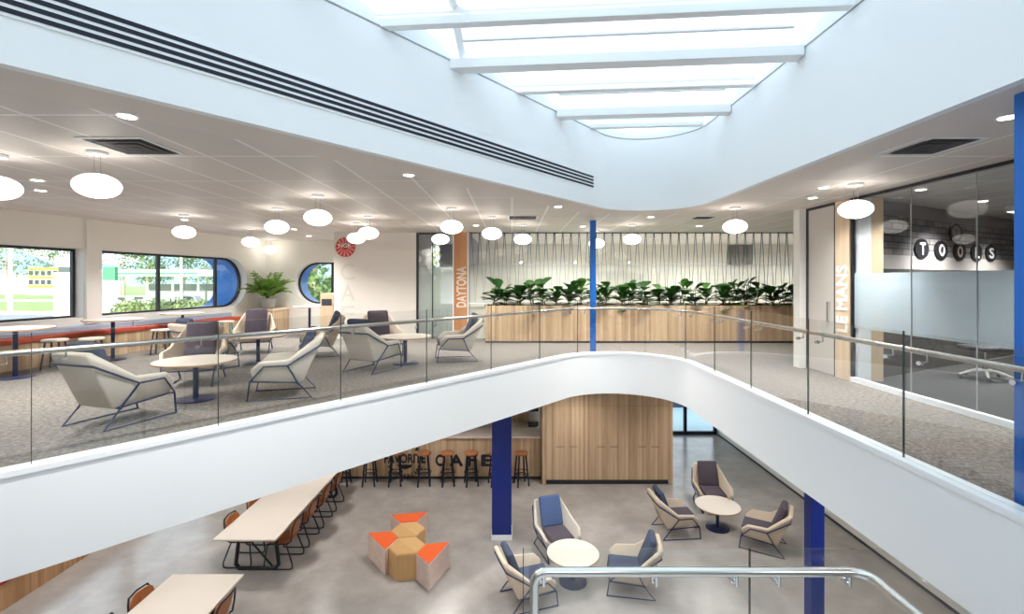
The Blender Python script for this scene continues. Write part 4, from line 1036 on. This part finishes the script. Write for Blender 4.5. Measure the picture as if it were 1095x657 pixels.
# cupboards
YCb = 11.87; xc0, xc1 = ray(580, YCb), ray(719.5, YCb); cb = thing('tall_cupboard', 'tall oak cupboard wall with six doors at the centre back', 'cupboard', (xc0, YCb, 0)); WC = xc1-xc0
MB().box(0, WC, .02, .8, .12, ZL-.001).box(0, .09, 0, .02, 0, ZL-.001).box(WC-.09, WC, 0, .02, 0, ZL-.001).box(.09, WC-.09, 0, .02, 1.93, ZL-.001).build('carcass', OAK, cb)
MB().box(.09, WC-.09, .06, .7, 0, .12).build('plinth', DARKG, cb)
dw = (WC-.18)/6
for k in range(6):
    x0 = .09+k*dw
    d = MB().box(x0+.002, x0+dw-.002, -.002, .018, .13, 1.925).build('door', OAK, cb)
    hx = x0+dw-.06 if k % 2 == 0 else x0+.06
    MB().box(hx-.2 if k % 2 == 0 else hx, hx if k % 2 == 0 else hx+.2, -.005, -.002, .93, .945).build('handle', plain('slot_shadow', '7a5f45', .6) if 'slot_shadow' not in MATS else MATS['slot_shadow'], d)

# ------------------------------------------------------------------ outside
struct(MB().box(-420, 200, -60, 420, -.3, -.11).build('ground', ASPH))
struct(MB().box(-260, -20, 80, 112, -.11, .02).build('lawn', GRASS)); struct(MB().box(-260, -20, 72, 79, -.11, .0).build('path', SAND))
struct(MB().box(-300, -20, 118, 126, -.11, .0).build('path_far', SAND)); struct(MB().box(-320, -20, 132, 420, -.11, .02).build('lawn_far', GRASS))
hl = MB(); hp = []
for k in range(41):
    x = -520+k*14; hp.append((x, 24+8*math.sin(k*.5)+5*math.sin(k*1.3+1)))
hl.add([(x, 410, 0) for x, z in hp]+[(x, 440, z) for x, z in hp]+[(x, 500, 0) for x, z in hp], [(i, i+1, 41+i+1, 41+i) for i in range(40)]+[(41+i, 41+i+1, 82+i+1, 82+i) for i in range(40)])
struct(hl.build('hills', HILL))
def tree(px, Y, h, crown, trunk_m, leaf_m, label, seed, r=None):
    rnd = random.Random(seed); x = ray(px, Y); t = thing('tree', label, 'tree', (x, Y, 0), 0, 'trees outside the left windows'); r = r or h*.4
    tr = MB().tube([(0,0,-.2), (.02*h, 0, h*.25), (-.03*h, 0, h*.5), (0, 0, h*.75)], [h*.03, h*.025, h*.018, h*.008], 8)
    for k in range(4):
        a = k*1.6; tr.tube([(0,0,h*(.3+.08*k)), (.2*h*math.cos(a), .2*h*math.sin(a), h*(.5+.08*k))], [h*.012, h*.005], 6)
    tr.build('trunk', trunk_m, t); f = MB()
    for k in range(14):
        c = Vector((rnd.gauss(0, .45)*r, rnd.gauss(0, .45)*r, h*(1-crown)+rnd.uniform(.15, .9)*h*crown)); cr = rnd.uniform(.25, .42)*r
        for j in range(70):
            d = Vector((rnd.gauss(0,1), rnd.gauss(0,1), rnd.gauss(0,.7))).normalized()*cr*rnd.uniform(.5, 1); p = c+d
            a = Vector((rnd.gauss(0,1), rnd.gauss(0,1), rnd.gauss(0,1))).normalized(); b = a.cross(d).normalized(); s = h*.025
            f.add([p-a*s, p-b*s*.6, p+a*s, p+b*s*.6], [(0,1,2,3)])
    f.build('foliage', leaf_m, t)
tree(8, 128, 15.5, .55, BARK, TREE1, 'spreading pale gum tree at the left edge outside the first window', 1, 11)
tree(132, 150, 15, .8, BARK, TREE2, 'dense green tree behind the service station, nearest the pier', 2, 8)
tree(160, 155, 16, .8, BARK, TREE2, 'dense green tree behind the long white canopy', 3, 8)
tree(196, 160, 17, .8, BARK, TREE1, 'pale green tree seen right of the window mullion', 4, 9)
tree(222, 165, 15, .8, BARK, TREE2, 'dark green tree beside the blue hood of the window', 5, 8)
for i, (px, lab) in enumerate(((322, 'leafy tree outside the porthole window, left half'), (340, 'leafy tree outside the porthole window, beside its mullion'))):
    tree(px, 34, 9, .85, BARK, TREE2, lab, 20+i, 3.2)
tree(478, 32, 9, .9, BARK, TREE1, 'pale tree beyond the daylit meeting room window', 30, 3.)
def shrub(px, Y, h, r, label, seed):
    rnd = random.Random(seed); t = thing('shrub', label, 'shrub', (ray(px, Y), Y, 0), 0, 'roadside shrubs'); f = MB()
    MB().tube([(0,0,-.1), (0,0,h*.6)], .06, 6).build('stem', BARK, t)
    for j in range(420):
        d = Vector((rnd.gauss(0,1), rnd.gauss(0,1), abs(rnd.gauss(0,1)))).normalized()*rnd.uniform(.6, 1); p = Vector((d.x*r, d.y*r, d.z*h))
        a = Vector((rnd.gauss(0,1), rnd.gauss(0,1), rnd.gauss(0,1))).normalized(); b = a.cross(d).normalized(); s = .28
        f.add([p-a*s, p-b*s*.6, p+a*s, p+b*s*.6], [(0,1,2,3)])
    f.build('foliage', TREE1, t)
for k, (px, lab) in enumerate(((140, 'roadside shrub below the price pylon'), (168, 'roadside shrub left of the window mullion'), (192, 'roadside shrub just right of the mullion'), (212, 'roadside shrub near the blue hood'))):
    shrub(px, 76, 2.3, 2.8, lab, 40+k)
pole = thing('street_pole', 'thin pale street pole outside the first window', 'pole', (ray(11, 76), 76, 0)); MB().tube([(0,0,0), (0,0,12)], [.32, .2], 10).build('shaft', LETW, pole); MB().tube([(0,0,12), (2, 0, 12.3)], .12, 8).build('arm', LETW, pole)
pole = thing('street_pole', 'thin pale flag pole right of the second window mullion', 'pole', (ray(194, 80), 80, 0)); MB().tube([(0,0,0), (0,0,11)], [.22, .15], 10).build('shaft', LETW, pole); MB().lathe([(.1, 11), (.3, 11.15), (.1, 11.3)], n=10).build('finial', LETW, pole)
ps = thing('white_pylon_sign', 'plain tall white pylon block outside the first window', 'sign', (ray(74.5, 62), 62, 0)); MB().box(-1.5, .6, -.6, .6, 0, 6).build('body', LETW, ps); MB().box(.6, 1.1, -.5, .5, 0, 6.05).build('side_panel', GREY, ps)
pp = thing('price_pylon', 'grey fuel price pylon with green head outside the second window', 'sign', (ray(118, 80), 80, 0)); MB().box(-1.0, 1.0, -.3, .3, 0, 5).build('body', LETW, pp); MB().box(-1.0, 1.0, -.32, .32, 5, 7.2).build('head', GREEN, pp); MB().box(-.8, .8, -.34, -.3, 3.2, 4.6).build('price_panel', GREY, pp); MB().box(-.5, .5, -.345, -.34, 4.0, 4.4).build('red_strip', RED2, pp)
sn = thing('service_station', 'service station with long white canopy outside the second window', 'building', (ray(170, 105), 105, 0))
MB().box(-11, 11, -4, 6, 5.9, 7.3).build('canopy', LETW, sn); MB().box(-11.02, 11.02, -4.05, -4, 6.2, 6.6).build('canopy_stripe', GREEN, sn)
for x in (-8.5, -2.5, 3, 8.5): MB().tube([(x, 0, 0), (x, 0, 5.9)], .2, 8).build('post', LETW, sn)
MB().box(-9, 10, 8, 14, 0, 4.2).build('shop', GREY, sn)
def vehicle(px, Y, label, m):
    t = thing('parked_van', label, 'van', (ray(px, Y), Y, 0), 0, 'vehicles at the service station')
    MB().prism([(-2.2, .4), (2.2, .4), (2.2, 1.1), (1.5, 1.25), (1.0, 2.0), (-2.1, 2.05), (-2.2, 1.2)], -.9, .9)
    b = MB(); poly = [(-2.2, .4), (2.2, .4), (2.2, 1.1), (1.5, 1.25), (1.0, 2.0), (-2.1, 2.05), (-2.2, 1.2)]
    b.add([(x, -.9, z) for x, z in poly]+[(x, .9, z) for x, z in poly], [tuple(range(6,-1,-1)), tuple(range(7,14))]+[(i, (i+1)%7, 7+(i+1)%7, 7+i) for i in range(7)]); b.build('body', m, t, bevel=.06)
    MB().box(-1.9, .9, -.91, .91, 1.3, 1.85).build('side_window', DARKG, t)
    for x in (-1.4, 1.4):
        for y in (-.85, .85): MB().tube([(x, y-.1, .38), (x, y+.1, .38)], .38, 14).build('wheel', BLACK, t)
vehicle(133, 92, 'white van parked right of the price pylon', LETW); vehicle(152, 94, 'white van parked under the canopy left of the mullion', LETW); vehicle(205, 94, 'pale van parked under the canopy right of the flag pole', GREY)
yb = thing('yellow_striped_building', 'distant grey building with yellow stripes outside the first window', 'building', (ray(46, 160), 160, 0))
MB().box(-5, 5, 0, 12, 0, 9.5).build('walls', GREY, yb)
for z in (2.6, 5.6, 8.4): MB().box(-5.05, 5.05, -.1, 0, z, z+.8).build('stripe', YELLOW, yb)
for x in range(-4, 5, 2):
    for z in (3.7, 6.7): MB().box(x-.6, x+.6, -.06, 0, z, z+1.4).build('window', DARKG, yb)
wb = thing('long_white_shed', 'distant long white shed right of the gum tree trunk', 'building', (ray(22, 175), 175, 0)); MB().box(-9, 4, 0, 10, 0, 7).build('walls', LETW, wb); MB().prism([(-9.3, -.3), (4.3, -.3), (4.3, 10.3), (-9.3, 10.3)], 7, 7.5).build('roof', GREY, wb)
